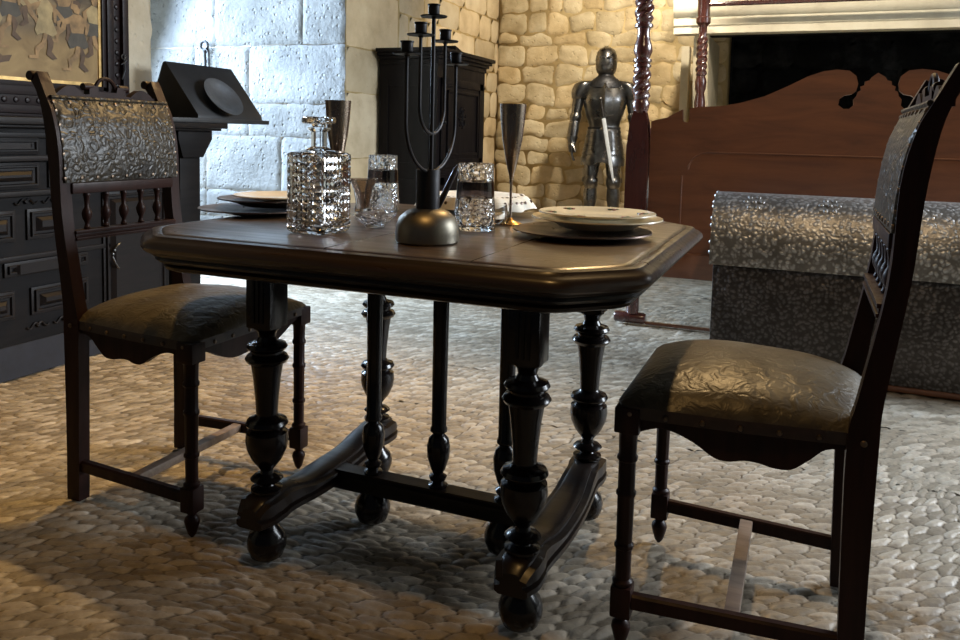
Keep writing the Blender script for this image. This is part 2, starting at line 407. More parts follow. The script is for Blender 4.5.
def stone_face(bm, org, ux, uz, nrm, w, h, depth=.02, rough=.006, res=.05, seed=0, rnd=.03):
    """one dressed or rubble stone: a puffed, slightly lumpy slab on a wall face"""
    org, ux, uz, nrm = map(Vector, (org, ux, uz, nrm))
    nu = max(4, int(w/res)); nv = max(4, int(h/res)); G = []
    def edge(t, L):   # 0 at the rim, 1 inside
        d = min(t, 1-t)*L; return min(1, d/rnd)
    for j in range(nv+1):
        row = []
        for i in range(nu+1):
            a, b = i/nu, j/nv
            a = a if i in (0, nu) else a
            ea, eb = edge(a, w), edge(b, h)
            k = math.sqrt(max(0, 1-(1-ea)**2))*math.sqrt(max(0, 1-(1-eb)**2))
            p = org+ux*(a*w)+uz*(b*h)
            # round the corners in plan
            ca = min(a, 1-a)*w; cb = min(b, 1-b)*h
            nz = noise.noise(p*6+Vector((seed, 0, 0)))
            n2 = noise.noise(p*22+Vector((0, seed, 0)))
            wob = Vector((noise.noise(p*9+Vector((5, seed, 1))), 0, noise.noise(p*9+Vector((9, seed, 2)))))
            p = p+ux*wob.x*rough*1.6+uz*wob.z*rough*1.6
            if ca < rnd and cb < rnd:
                s = (1-ca/rnd)*(1-cb/rnd)*rnd*.3
                p = p+ux*s*(1 if a < .5 else -1)+uz*s*(1 if b < .5 else -1)
            p = p+nrm*(depth*k+(nz*rough+n2*rough*.4)*k)
            row.append(bm.verts.new(p))
        G.append(row)
    for j in range(nv):
        for i in range(nu):
            bm.faces.new((G[j][i], G[j][i+1], G[j+1][i+1], G[j+1][i]))

def coursed(bm, org, ux, nrm, w, h, hc, wr, gap, rng, **k):
    z = 0; org = Vector(org); ux = Vector(ux); s = 0
    while z < h-.03:
        ch = min(rng.uniform(*hc), h-z); x = -rng.uniform(0, wr[0]*.6)
        while x < w:
            cw = rng.uniform(*wr); a, b = max(0, x), min(w, x+cw)
            if b-a > .05:
                dz = rng.uniform(-.5, .5)*gap*.6
                stone_face(bm, org+ux*(a+gap/2)+Vector((0, 0, z+gap/2+dz)), ux, (0, 0, 1), nrm, b-a-gap, ch-gap*.9, seed=s, **k)
                s += 1
            x += cw
        z += ch
def wall_obj(name, boxes, bm2, m1, m2):
    """mortar core boxes (slot 0) plus stones (slot 1) in one wall mesh"""
    bm = BM()
    for b in boxes: box(bm, *b)
    n0 = len(bm.faces)
    o1 = bpy.data.meshes.new('t'); bm2.to_mesh(o1); bm2.free(); bm.from_mesh(o1); bpy.data.meshes.remove(o1)
    bm.faces.ensure_lookup_table()
    for f in bm.faces[n0:]: f.material_index = 1
    return struct(name, bm, [m1, m2], recalc=False, ang=60)
WX = -3.2      # room face of the left wall
JY = 5.129     # far jamb of the window embrasure
BY = 8.25      # back wall
rg = random.Random(4)
# left wall, near part (behind the sideboard), plastered stone
s = BM(); coursed(s, (WX, -1.2, 0), (0, 1, 0), (1, 0, 0), 4.22, 3.4, (.32, .5), (.5, .9), .012, rg, depth=.008, rough=.004, rnd=.03, res=.09)
stone_face(s, (WX, 3.02, 0), (0, 1, 0), (0, 0, 1), (1, 0, 0), .214, 3.39, depth=.022, rough=.012, rnd=.05, res=.03, seed=2)
wall_obj('wall_left_near', [(-5.4, WX, -1.2, 3.235, 0, 3.4)], s, 'plaster', 'plaster')
# embrasure jamb facing the camera: whitewashed ashlar, courses as seen
s = BM()
rowsz = [(0, .28, [-5.2, -4.35, -3.75, WX]), (.28, .497, [-5.2, -4.5, -3.9, WX]), (.497, .93, [-5.2, -4.5, -3.77, WX]), (.93, 1.185, [-5.2, -4.08, WX]),
         (1.185, 1.63, [-5.2, -4.6, -4.07, WX]), (1.63, 2.06, [-5.2, -4.4, -3.575, WX]), (2.06, 2.5, [-5.2, -4.2, WX]), (2.5, 2.9, [-5.2, -4.6, -3.8, WX])]
k = 0
for z0, z1, xs in rowsz:
    for a, b in zip(xs, xs[1:]):
        stone_face(s, (a+.002, JY, z0+.002), (1, 0, 0), (0, 0, 1), (0, -1, 0), b-a-.004, z1-z0-.004, depth=.010, rough=.007, res=.022, seed=k, rnd=.010); k += 1
wall_obj('wall_jamb', [(-5.2, WX-.02, JY, JY+.25, 0, 2.9)], s, 'jmortar', 'jamb')
# left wall, far part: smooth ashlar pier then coursed stone up to the corner
s = BM(); z = 0
for hgt in (.42, .36, .50, .34, .46, .42, .5, .4):
    stone_face(s, (WX, JY+.004, z+.004), (0, 1, 0), (0, 0, 1), (1, 0, 0), .80, hgt-.008, depth=.012, rough=.004, res=.05, seed=z*7, rnd=.02); z += hgt
coursed(s, (WX, JY+.82, 0), (0, 1, 0), (1, 0, 0), BY-JY-.82, 3.4, (.20, .34), (.3, .6), .014, rg, depth=.014, rough=.008, rnd=.03, res=.05)
wall_obj('wall_left_far', [(-3.6, WX, JY+.02, BY+.3, 0, 3.4)], s, 'mortar', 'ashlar')
# outer wall of the embrasure with its window opening, and the embrasure vault
bm = BM()
box(bm, -5.5, -5.2, 3.2, 5.4, 0, .75); box(bm, -5.5, -5.2, 3.2, 5.4, 2.75, 3.4)
box(bm, -5.5, -5.2, 3.2, 3.5, .75, 2.75); box(bm, -5.5, -5.2, 4.95, 5.4, .75, 2.75)
struct('wall_outer', bm, 'jamb')
bm = BM(); box(bm, -5.2, WX, 3.235, JY+.02, 2.9, 3.4); struct('wall_lintel', bm, 'jamb')
bm = BM()
for y in (3.5, 3.98, 4.46, 4.92): box(bm, -5.36, -5.32, y, y+.03, .75, 2.75)
for z in (.75, 1.42, 2.09, 2.72): box(bm, -5.36, -5.32, 3.5, 4.95, z, z+.03)
struct('window_1', bm, 'iron')
# back wall: yellow rubble left of the fireplace
s = BM(); coursed(s, (WX, BY, 0), (1, 0, 0), (0, -1, 0), 2.42, 3.4, (.12, .24), (.18, .42), .016, random.Random(11), depth=.018, rough=.016, rnd=.035, res=.024)
for v in s.verts:
    q = v.co*2.6; v.co.x += .045*noise.noise(q); v.co.z += .05*noise.noise(q*1.3+Vector((7, 3, 1)))
wall_obj('wall_back', [(WX, -.78, BY, BY+.4, 0, 3.4)], s, 'mortar', 'rubble')
s = BM(); coursed(s, (-.80, BY+.62, 0), (1, 0, 0), (0, -1, 0), 3.3, 2.2, (.16, .28), (.3, .55), .02, random.Random(12), depth=.03, rough=.014, rnd=.05, res=.06)
wall_obj('wall_firebox', [(-.80, 2.6, BY+.62, BY+.9, 0, 3.4), (-.98, -.78, BY+.38, BY+.9, 0, 3.4)], s, 'soot', 'soot')
# right wall with the second window
bm = BM(); box(bm, 3.2, 3.6, -1.2, 3.4, 0, 3.4); box(bm, 3.2, 3.6, 5.8, 9.2, 0, 3.4); box(bm, 3.2, 3.6, 3.4, 5.8, 0, 1.2); box(bm, 3.2, 3.6, 3.4, 5.8, 3.1, 3.4)
struct('wall_right', bm, 'plaster')
bm = BM()
for y in (3.4, 4.19, 4.98, 5.77): box(bm, 3.22, 3.26, y, y+.03, 1.2, 3.1)
for z in (1.2, 2.1, 3.07): box(bm, 3.22, 3.26, 3.4, 5.8, z, z+.03)
struct('window_2', bm, 'iron')
# ceiling
bm = BM(); box(bm, -3.6, 3.2, -1.2, 9.2, 3.4, 3.5)
for i in range(9): box(bm, -3.2, 3.2, -.9+i*1.1, -.72+i*1.1, 3.24, 3.4)
struct('ceiling', bm, 'ceil')

# fireplace: corbel, lintel mouldings and sloping hood in pale limestone
fp = thing('stone_fireplace', 'pale stone fireplace with moulded mantel over a dark sooty hearth', 'fireplace', (.45, 7.7, 0))
fx, fy = .45, 7.7
bm = BM()
prof = [(7.2, 1.905), (7.2, 1.965), (7.185, 1.975), (7.185, 2.045), (7.17, 2.05), (7.13, 2.10), (7.13, 2.26), (7.16, 2.30), (7.36, 2.30), (7.36, 1.905)]
prism(bm, [(y-fy, z) for y, z in prof], -1.145-fx, 2.4-fx, 'x', .004)
obj('mantel', bm, 'mantel', fp)
bm = BM()
A = [(-1.06-fx, 7.22-fy, 2.3), (2.3-fx, 7.22-fy, 2.3), (2.3-fx, 8.24-fy, 2.3), (-1.06-fx, 8.24-fy, 2.3)]
B = [(-.86-fx, 7.62-fy, 3.39), (2.1-fx, 7.62-fy, 3.39), (2.1-fx, 8.24-fy, 3.39), (-.86-fx, 8.24-fy, 3.39)]
loft(bm, [A, B]); obj('hood', bm, 'mantel', fp)
bm = BM(); box(bm, -1.06-fx, 2.3-fx, 7.36-fy, 8.24-fy, 1.99, 2.30); obj('chimney_throat', bm, 'soot', fp)
for x0 in (-.985, 2.05):
    bm = BM()
    pts = [(8.24, 0), (7.75, 0), (7.75, 1.05)]+[(7.75-.42*math.sin(t*PI/2/8), 1.05+.855*(1-math.cos(t*PI/2/8))) for t in range(1, 9)]+[(8.24, 1.905)]
    prism(bm, [(y-fy, z) for y, z in pts], x0-fx, x0+.13-fx, 'x', .006)
    obj('corbel', bm, 'mantel', fp)
bm = BM(); box(bm, -1.205-fx, -1.125-fx, 8.11-fy, 8.24-fy, 0, 1.9, .012); obj('pilaster', bm, 'mantel', fp)

# ------------------------------------------------------------ dining table
TX, TY = -.794, 1.7045
tb = thing('dining_table', 'dark carved wooden dining table on turned legs with canted moulded top', 'table', (TX, TY, 0))
def canted(hx0, hx1, hy0, hy1, c, ins, z):
    """canted rectangle outline with softened corners, inset by ins"""
    x0, x1, y0, y1 = hx0+ins, hx1-ins, hy0+ins, hy1-ins; c = c-ins*.45
    P = [(x0+c, y0), (x1-c, y0), (x1, y0+c), (x1, y1-c), (x1-c, y1), (x0+c, y1), (x0, y1-c), (x0, y0+c)]
    out = []; n = len(P)
    for i in range(n):
        a, b, d = Vector(P[i-1]), Vector(P[i]), Vector(P[(i+1) % n])
        r = .03
        p, q = b+(a-b).normalized()*r, b+(d-b).normalized()*r
        for t in (0, .25, .5, .75, 1):
            v = p*(1-t)**2+b*2*t*(1-t)+q*t*t; out.append((v.x, v.y, z))
    return out
OUT = (-.590, .553, -.46, .55, .125)
def rim(bm, prof, cap0, cap1):
    V = loft(bm, [canted(*OUT, i, z) for i, z in prof], cap=False)
    if cap0: bm.faces.new(V[0][::-1])
    if cap1: bm.faces.new(V[-1])
bm = BM()
rim(bm, [(.30, .725), (.008, .725), (.0, .731), (-.004, .738), (-.002, .746), (.006, .753), (.014, .756), (.018, .7615), (.030, .7635), (.036, .7610), (.041, .7640), (.05, .765)], True, True)
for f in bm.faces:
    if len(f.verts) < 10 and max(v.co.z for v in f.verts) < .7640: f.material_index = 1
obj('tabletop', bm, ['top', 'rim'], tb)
bm = BM()
rim(bm, [(.30, .684), (.05, .684), (.040, .688), (.036, .695), (.040, .700), (.030, .703), (.022, .710), (.024, .716), (.016, .719), (.012, .7245), (.30, .7245)], True, True)
obj('apron', bm, 'table', tb)
# extension seams on the top are fine dark lines in relief: two leaves
LEG = [(.0, .0), (.020, .001), (.036, .012), (.044, .032), (.045, .046), (.040, .064), (.026, .078), (.022, .086)]
LEGU = [(.030, .160), (.036, .166), (.036, .172), (.018, .178), (.015, .183), (.030, .188), (.037, .194), (.030, .201), (.016, .206), (.014, .214), (.020, .222), (.034, .240), (.045, .265), (.048, .285), (.046, .303), (.034, .310),
        (.044, .317), (.048, .324), (.044, .332), (.029, .338), (.024, .345), (.026, .38), (.031, .43), (.036, .462), (.044, .466), (.049, .474), (.044, .482), (.034, .486), (.034, .491), (.042, .495), (.046, .501), (.042, .508), (.024, .514), (.019, .524), (.022, .536), (.030, .543), (.030, .547)]
LX, LY = .310, .2528
first = None
for sx in (-1, 1):
    for sy in (-1, 1):
        bm = BM(); c = (sx*LX, sy*LY, 0)
        lathe(bm, LEG, c, 28); lathe(bm, LEGU, c, 28)
        box(bm, c[0]-.033, c[0]+.033, c[1]-.033, c[1]+.033, .546, .6835, .004)
        for q in (-1, 1):   # fluting on the block
            for d in (-.012, 0, .012):
                box(bm, c[0]+d-.003, c[0]+d+.003, c[1]+q*.034-.0015, c[1]+q*.034+.0015, .56, .67)
        obj('leg', bm, 'leg', tb)
for sx in (-1, 1):   # under-blocks where legs meet the apron
    for sy in (-1, 1):
        bm = BM(); box(bm, sx*LX-.085, sx*LX+.045, sy*LY-.05, sy*LY+.05, .664, .685, .004); obj('leg_block', bm, 'table', tb)
for sx in (-1, 1):
    bm = BM(); rings = []
    L = LY+.064
    for i in range(49):
        t = -1+2*i/48; a = abs(t); y = t*L
        wv = .052-.012*math.cos(min(1, a/.75)*2*PI)+(-.018*max(0, (a-.82)/.18))
        if a < .35: wv = .052
        wv = .039+.010*(math.cos(a*PI*1.2)+1)/2+.006*max(0, min(1, (a-.68)/.08))-.014*max(0, (a-.90)/.10)
        zt = .138+.026*(1/(1+math.exp(-(a-.48)*14)))-.018*max(0, (a-.93)/.07)
        zb = .092+.008*(1/(1+math.exp(-(a-.48)*14)))
        pr = [(wv-.006, zb), (wv+.002, zb+.005), (wv+.002, zb+.016), (wv-.009, zb+.019), (wv-.009, zb+.025), (wv+.001, zb+.028), (wv-.001, zt-.013), (wv-.015, zt-.010), (wv-.015, zt-.004), (wv-.022, zt)]
        rings.append([(sx*LX+x, y, z) for x, z in pr]+[(sx*LX-x, y, z) for x, z in pr[::-1]])
    loft(bm, rings); obj('trestle', bm, 'table', tb, ang=30)
bm = BM(); pr = [(-.024, .082), (.024, .082), (.028, .090), (.028, .118), (.022, .124), (.022, .130), (-.022, .130), (-.022, .124), (-.028, .118), (-.028, .090)]
prism(bm, pr, -LX+.03, LX-.03, 'x'); obj('stretcher', bm, 'table', tb)
COLP = [(.022, .129), (.024, .136), (.013, .142), (.020, .150), (.022, .157), (.012, .164), (.018, .176), (.027, .205), (.0285, .232), (.024, .252), (.013, .263), (.021, .270), (.021, .277), (.018, .283), (.0185, .42), (.0195, .60), (.026, .608), (.026, .616), (.020, .622), (.024, .63), (.024, .6835)]
for x in (-.177, .004, .177):
    bm = BM(); lathe(bm, COLP, (x, 0, 0), 22)
    if abs(x) > .1: lathe(bm, LEG[:-2]+[(.030, .078), (.026, .084)], (x, 0, 0), 24)
    obj('column', bm, 'leg', tb)
bm = BM()   # fine joint lines between the leaves, with the keys of the slides
for x in (-.05, .255): box(bm, x-.0012, x+.0012, -.42, .51, .7640, .76515)
obj('leaf_joint', bm, 'leg', tb)

# ------------------------------------------------------------ chairs (front is local +x)
FD, FW, BW = .203, .219, .192
def side_profile():
    out = [(-.226, 0), (-.224, .18), (-.227, .46), (-.231, .55), (-.258, .75), (-.270, .90), (-.286, 1.01), (-.306, 1.07), (-.330, 1.105)]
    inn = [(-.304, 1.123), (-.272, 1.058), (-.250, 1.01), (-.232, .92), (-.224, .75), (-.190, .55), (-.176, .46), (-.180, .18), (-.184, 0)]
    return out, inn
def make_chair(label, backlabel):
    t = thing('dining_chair', label, 'chair')
    out, inn = side_profile()
    O = smoothpath(out, 4); I = smoothpath(inn, 4)
    for s in (-1, 1):
        bm = BM(); y = s*BW
        prism(bm, O+I, y-.017, y+.017, 'y', .002)
        # volute at the head of the post
        lathe(bm, [(.0, -.020), (.012, -.020), (.013, -.016), (.013, .016), (.012, .020), (.0, .020)], (0, 0, 0), 16, mat=Matrix.Translation((-.328, y, 1.112)) @ Matrix.Rotation(PI/2, 4, 'X'))
        obj('back_post', bm, 'chair', t)
        for z, x in ((.62, -.220), (.47, -.160)):
            b2 = BM(); lathe(b2, [(.006, -.001), (.006, .001), (.004, .003), (0, .004)], (0, 0, 0), 10, mat=Matrix.Translation((x-.008 if z > .6 else -.203, y+(0 if z > .6 else s*.018), z)) @ (Matrix.Rotation(PI/2, 4, 'Y') if z > .6 else Matrix.Rotation(-s*PI/2, 4, 'X')))
            obj('nail', b2, 'nail', t)
    FL = [(.004, -.004), (.010, .004), (.015, .02), (.019, .036), (.017, .045), (.010, .052), (.013, .058), (.017, .062)]
    FU = [(.017, .122), (.020, .126), (.020, .131), (.015, .136), (.0155, .195), (.019, .199), (.019, .205), (.0155, .209), (.0165, .30), (.0195, .304), (.0195, .310), (.0165, .314), (.0165, .37), (.020, .374), (.020, .38), (.017, .385), (.018, .425), (.022, .432)]
    for s in (-1, 1):
        bm = BM(); c = (FD, s*FW, 0)
        lathe(bm, FL, c, 18); box(bm, c[0]-.020, c[0]+.020, c[1]-.020, c[1]+.020, .061, .123, .004)
        fl = lambda a, z: 1-.05*(1+math.cos(a*10))/2 if .14 < z < .43 else 1
        lathe(bm, FU, c, 40, twist=fl); box(bm, c[0]-.024, c[0]+.024, c[1]-.024, c[1]+.024, .430, .480, .004)
        obj('front_leg', bm, 'chair', t)
    # side stretchers and cross stretcher
    for s in (-1, 1):
        bm = BM(); A = Vector((-.19, s*BW, .094)); B = Vector((.19, s*FW, .094)); d = (B-A); n = Vector((-d.y, d.x, 0)).normalized()*.011
        r0 = [A+n+Vector((0, 0, -.014)), A+n+Vector((0, 0, .010)), A+n*.6+Vector((0, 0, .014)), A-n*.6+Vector((0, 0, .014)), A-n+Vector((0, 0, .010)), A-n+Vector((0, 0, -.014))]
        loft(bm, [r0, [p+d for p in r0]]); obj('side_stretcher', bm, 'chair', t)
    bm = BM(); box(bm, -.014, .014, -BW-.005, BW+.005, .084, .106, .003)
    obj('cross_stretcher', bm, 'chair_pale', t)['label'] = 'worn pale wooden cross stretcher'
    # seat rails with scalloped lower edge
    def scal(L):
        P = [(0, .430), (.03, .444), (.07, .443), (.11, .432), (.15, .412), (.19, .402), (.23, .409), (.27, .411), (.31, .405), (.36, .402)]
        return P
    dx = .372
    prof = [(.0, .428), (.04, .443), (.07, .441), (.11, .425), (.145, .403), (.17, .399), (.20, .405), (.225, .404), (.25, .399), (.28, .401), (.31, .424), (.335, .446), (dx, .452)]
    prof = smoothpath(prof, 4)
    for s in (-1, 1):
        bm = BM(); A = []
        pts = [(FD-.012-u, z) for u, z in prof]+[(FD-.012-dx, .486), (FD-.012, .486)]
        vs = prism(bm, pts, -.009, .009, 'y')
        for v in bm.verts: v.co.y += s*(FW-.003-(FW-BW)*(FD-v.co.x)/(2*FD))
        obj('seat_rail', bm, 'chair', t)
    bm = BM(); wv = 2*(FW-.015); pf = [(i/24*wv-wv/2, .404+.04*abs(math.cos(PI*(i/24)))**3+.006*math.cos(i/24*4*PI)) for i in range(25)]
    prism(bm, pf+[(wv/2, .486), (-wv/2, .486)], FD-.006, FD+.012, 'x'); obj('seat_rail', bm, 'chair', t)
    bm = BM(); box(bm, -FD-.008, -FD+.010, -BW+.012, BW-.012, .42, .486); obj('seat_rail', bm, 'chair', t)
    # padded seat
    bm = BM(); G = []; nu, nv = 28, 28
    for i in range(nu+1):
        u = -1+2*i/nu; row = []
        for j in range(nv+1):
            v = -1+2*j/nv
            x = u*.2245+.002; hw = BW+(FW-BW)*(x+FD)/(2*FD)+.021-.012*max(0, -u)
            x0 = x; y = v*hw
            # notch round the rear posts
            e = (1-abs(u)**2.8)*(1-abs(v)**2.8)
            cr = max(0, abs(u)+abs(v)-1.86)/.14; x0 -= math.copysign(.010*cr, u); y -= math.copysign(.010*cr, v)
            z = .484+.064*max(0, e)**.62+.004*noise.noise(Vector((x*9, y*9, 3)))*e
            if u < -.86: x0 = x+.0
            row.append(bm.verts.new((x0, y, z)))
        G.append(row)
    for i in range(nu):
        for j in range(nv): bm.faces.new((G[i][j], G[i+1][j], G[i+1][j+1], G[i][j+1]))
    per = [G[i][0] for i in range(nu+1)]+[G[nu][j] for j in range(1, nv+1)]+[G[i][nv] for i in range(nu-1, -1, -1)]+[G[0][j] for j in range(nv-1, 0, -1)]
    low = [bm.verts.new((v.co.x, v.co.y, .461)) for v in per]
    for i in range(len(per)):
        j = (i+1) % len(per); f = bm.faces.new((per[i], per[j], low[j], low[i])); f.material_index = 1
    bm.faces.new(low)
    obj('seat_cushion', bm, ['seat', 'seat_band'], t)
    # nails along the rails
    def nail(p, ax, ang):
        b2 = BM(); lathe(b2, [(.0055, -.001), (.0055, .0005), (.004, .003), (.0, .004)], (0, 0, 0), 10, mat=Matrix.Translation(p) @ Matrix.Rotation(ang, 4, ax))
        obj('nail', b2, 'nail', t)
    for s in (-1, 1):
        for k in range(6):
            x = .198-k*.066; y = s*(FW-(FW-BW)*(FD-x)/(2*FD)+.0222-.0125*max(0, -(x-.002)/.2245)) if k else s*(FW+.0215)
            nail((x, y, .470), 'X', -s*PI/2)
    for k in range(6): nail((FD+.0250, -.165+k*.066, .470), 'Y', PI/2)
    # back: leather panel bulging to the front
    def fx_(z):
        P = [(.80, -.2255), (.86, -.2275), (.90, -.230), (.95, -.236), (1.0, -.2465), (1.05, -.267), (1.10, -.296)]
        for (a, b), (c, d) in zip(P, P[1:]):
            if z <= c: return b+(d-b)*(z-a)/(c-a)
        return P[-1][1]
    bm = BM(); rings = []
    for i in range(17):
        z = .838+(1.056-.838)*i/16; e = (.0001+math.sin(PI*i/16))**.5; ring = []
        for j in range(25):
            v = -1+2*j/24; puff = .007+.006*e*(1-v*v)
            ring.append((fx_(z)-.004+puff, v*(BW+.005), z))
        ring += [(fx_(z)-.004, (BW+.010), z), (fx_(z)-.004, -(BW+.010), z)]
        rings.append(ring)
    loft(bm, rings); obj('back_panel', bm, 'back', t, ang=50)
    bm = BM(); rings = []
    for i in range(9):
        z = .84+.213*i/8; rings.append([(fx_(z)-.006, -BW+.018, z), (fx_(z)-.006, BW-.018, z), (fx_(z)-.016, BW-.018, z), (fx_(z)-.016, -BW+.018, z)])
    loft(bm, rings); obj('back_lining', bm, 'chair', t)
    for k in range(9):
        y = -(BW+.004)+k*(2*BW+.008)/8
        nail((fx_(.85)+.001+.004*max(0, 1-(y/BW)**2), y, .849), 'Y', PI/2)
        nail((fx_(1.045)+.001+.004*max(0, 1-(y/BW)**2), y, 1.046), 'Y', PI/2.6)
    for k in range(5):
        for s in (-1, 1):
            z = .875+k*.037; nail((fx_(z)+.000, s*(BW+.003), z), 'Y', PI/2)
    # rails, spindles
    bm = BM(); box(bm, -.250, -.222, -BW+.015, BW-.015, .808, .836, .003); obj('back_rail', bm, 'chair', t)
    bm = BM()
    for z0, z1, o_ in ((.686, .694, .004), (.694, .703, 0), (.703, .712, .003)): box(bm, -.246, -.214+o_, -BW+.015, BW-.015, z0, z1, .002)
    obj('back_rail', bm, 'chair', t)
    SP = [(.007, .711), (.009, .716), (.006, .722), (.0055, .728), (.011, .740), (.0135, .752), (.011, .762), (.006, .770), (.0065, .785), (.008, .798), (.010, .802), (.008, .809)]
    for k in range(5):
        bm = BM(); lathe(bm, SP, (-.234, (-2+k)*.062, 0), 12); obj('spindle', bm, 'chair', t)
    # crest: rail, side humps and open arch
    cx = -.296
    bm = BM(); q = []
    hump = [(-BW+.016, 1.082), (-BW+.016, 1.10)]
    for i in range(21):
        y = -.165+.085*i/20; hump.append((y, 1.098+.022*math.sin(PI*i/20)))
    hump += [(-.062, 1.10), (-.062, 1.122), (-.034, 1.124), (-.030, 1.108), (.030, 1.108), (.034, 1.124), (.062, 1.122), (.062, 1.10)]
    for i in range(21):
        y = .08+.085*i/20; hump.append((y, 1.098+.022*math.sin(PI*i/20)))
    hump += [(BW-.016, 1.10), (BW-.016, 1.082)]
    prism(bm, hump, cx-.012, cx+.010, 'x')
    tube(bm, arcs((cx, 0, 1.112), .034, 0, PI, 14, (0, 1, 0), (0, 0, 1)), .0055, 8)
    for s in (-1, 1): lathe(bm, [(.0, -.016), (.010, -.016), (.011, 0), (.010, .016), (0, .016)], (0, 0, 0), 14, mat=Matrix.Translation((cx, s*.060, 1.120)) @ Matrix.Rotation(PI/2, 4, 'X'))
    for v in bm.verts: v.co.z -= .028
    obj('crest', bm, 'chair', t)
    bm = BM(); tube(bm, [(fx_(1.056)+.002, -BW-.008, 1.058), (fx_(1.056)+.002, BW+.008, 1.058)], .0055, 8); obj('piping', bm, 'back', t)
    return t
ch = make_chair('dark wooden chair at left, turned towards the table, embossed leather back showing', '')
ch.location = (-1.5374, 1.684, 0)
c2 = copy_tree(ch); c2.location = (-.0849, 1.705, 0); c2.rotation_euler = (0, 0, PI)
c2['label'] = 'dark wooden chair at right in front of the metal chest, back seen edge-on'
ch['group'] = c2['group'] = 'embossed leather chairs at the table'

# ------------------------------------------------------------ sideboard
SX = -2.8
sb = thing('sideboard', 'near-black carved wooden sideboard with drawers and panelled doors along left wall', 'sideboard', (SX-.18, 2.1, 0))
def S(x, y, z): return (x-(SX-.18), y-2.1, z)
def sbox(bm, x0, x1, y0, y1, z0, z1, bev=0): box(bm, x0-(SX-.18), x1-(SX-.18), y0-2.1, y1-2.1, z0, z1, bev)
bm = BM(); sbox(bm, WX+.05, SX, .95, 2.93, .13, .972); obj('body', bm, 'side', sb)
bm = BM(); sbox(bm, WX+.05, SX+.03, .90, 3.27, .972, .984, .003); sbox(bm, WX+.05, SX+.055, .88, 3.29, .984, 1.012, .005); obj('top', bm, 'side2', sb)
bm = BM(); sbox(bm, WX+.05, SX+.005, .93, 2.95, 0, .13); obj('plinth', bm, 'plinth', sb)
bm = BM()   # end leg carrying the overhanging top
sbox(bm, WX+.07, SX-.02, 3.03, 3.17, 0, .90, .006)
prism(bm, [(3.17-2.1, .84), (3.235-2.1, .93), (3.235-2.1, .972), (3.0-2.1, .972), (3.0-2.1, .93), (3.03-2.1, .84)], WX+.07-(SX-.18), SX-(SX-.18), 'x', .003)
obj('end_support', bm, 'side', sb)
bm = BM(); sbox(bm, WX+.05, WX+.08, 2.93, 3.03, 0, .972); obj('back_board', bm, 'side', sb)
bm = BM()
for z, d in ((.855, .030), (.720, .022), (.470, .012), (.945, .02)): sbox(bm, SX-.01, SX+d, .94, 2.94, z-.012, z+.008, .003)
obj('moulding', bm, 'side2', sb)
def raised(y0, y1, z0, z1, name, handle=None):
    bm = BM()
    sbox(bm, SX-.004, SX+.010, y0, y1, z0, z1, .002)
    yy, zz = .028, .026
    r = lambda i, d: [(SX-(SX-.18)+d, y0-2.1+i, z0+i*.9), (SX-(SX-.18)+d, y1-2.1-i, z0+i*.9), (SX-(SX-.18)+d, y1-2.1-i, z1-i*.9), (SX-(SX-.18)+d, y0-2.1+i, z1-i*.9)]
    loft(bm, [r(.012, .009), r(.014, .020), r(.020, .020), r(.024, .012), r(.034, .012), r(.052, .028)])
    o = obj(name, bm, 'side2', sb, ang=20)
    if handle == 'knocker':
        b2 = BM(); c = S(SX+.034, (y0+y1)/2, (z0+z1)/2+.012)
        lathe(b2, [(.0, -.006), (.014, -.006), (.012, .002), (.006, .006), (0, .008)], (0, 0, 0), 12, mat=Matrix.Translation(c) @ Matrix.Rotation(PI/2, 4, 'Y'))
        tube(b2, arcs((c[0]+.006, c[1], c[2]-.018), .017, .6*PI, 2.4*PI, 14, (0, 1, 0), (0, 0, 1)), .003, 6)
        obj('handle', b2, 'iron', o)
    if handle == 'lock':
        b2 = BM(); c = S(SX+.030, y0+.03, (z0+z1)/2)
        for dz in (0, .016): lathe(b2, [(0, -.004), (.006, -.002), (.006, .006), (0, .009)], (0, 0, 0), 10, mat=Matrix.Translation((c[0], c[1]+dz*.6, c[2]+dz)) @ Matrix.Rotation(PI/2, 4, 'Y'))
        tube(b2, [(c[0], c[1], c[2]-.01), (c[0]+.006, c[1]+.010, c[2]-.04), (c[0]+.006, c[1]+.028, c[2]-.066)], .0035, 6)
        tube(b2, [(c[0], c[1]+.01, c[2]+.02), (c[0]+.006, c[1]+.02, c[2]+.035), (c[0]+.006, c[1]+.035, c[2]+.045)], .003, 6)
        obj('handle', b2, 'steel', o)
for i, y0 in enumerate((1.0, 1.64, 2.28)):
    raised(y0, y0+.60, .868, .936, 'drawer')
    raised(y0, y0+.60, .735, .838, 'drawer', 'knocker')
for i, y0 in enumerate((1.0, 1.32, 1.64, 1.96)):
    raised(y0+.22 if i == 3 else y0, y0+.42 if i == 3 else y0+.29, .535, .655, 'panel')
raised(2.0, 2.13, .535, .655, 'panel')
raised(1.02, 1.9, .400, .455, 'drawer'); raised(2.08, 2.46, .400, .455, 'drawer')
for y0, y1 in ((1.0, 1.29), (1.32, 1.61), (1.64, 1.97), (1.99, 2.12), (2.19, 2.46)): raised(y0, y1, .235, .345, 'panel')
raised(2.54, 2.90, .16, .70, 'door', 'lock')
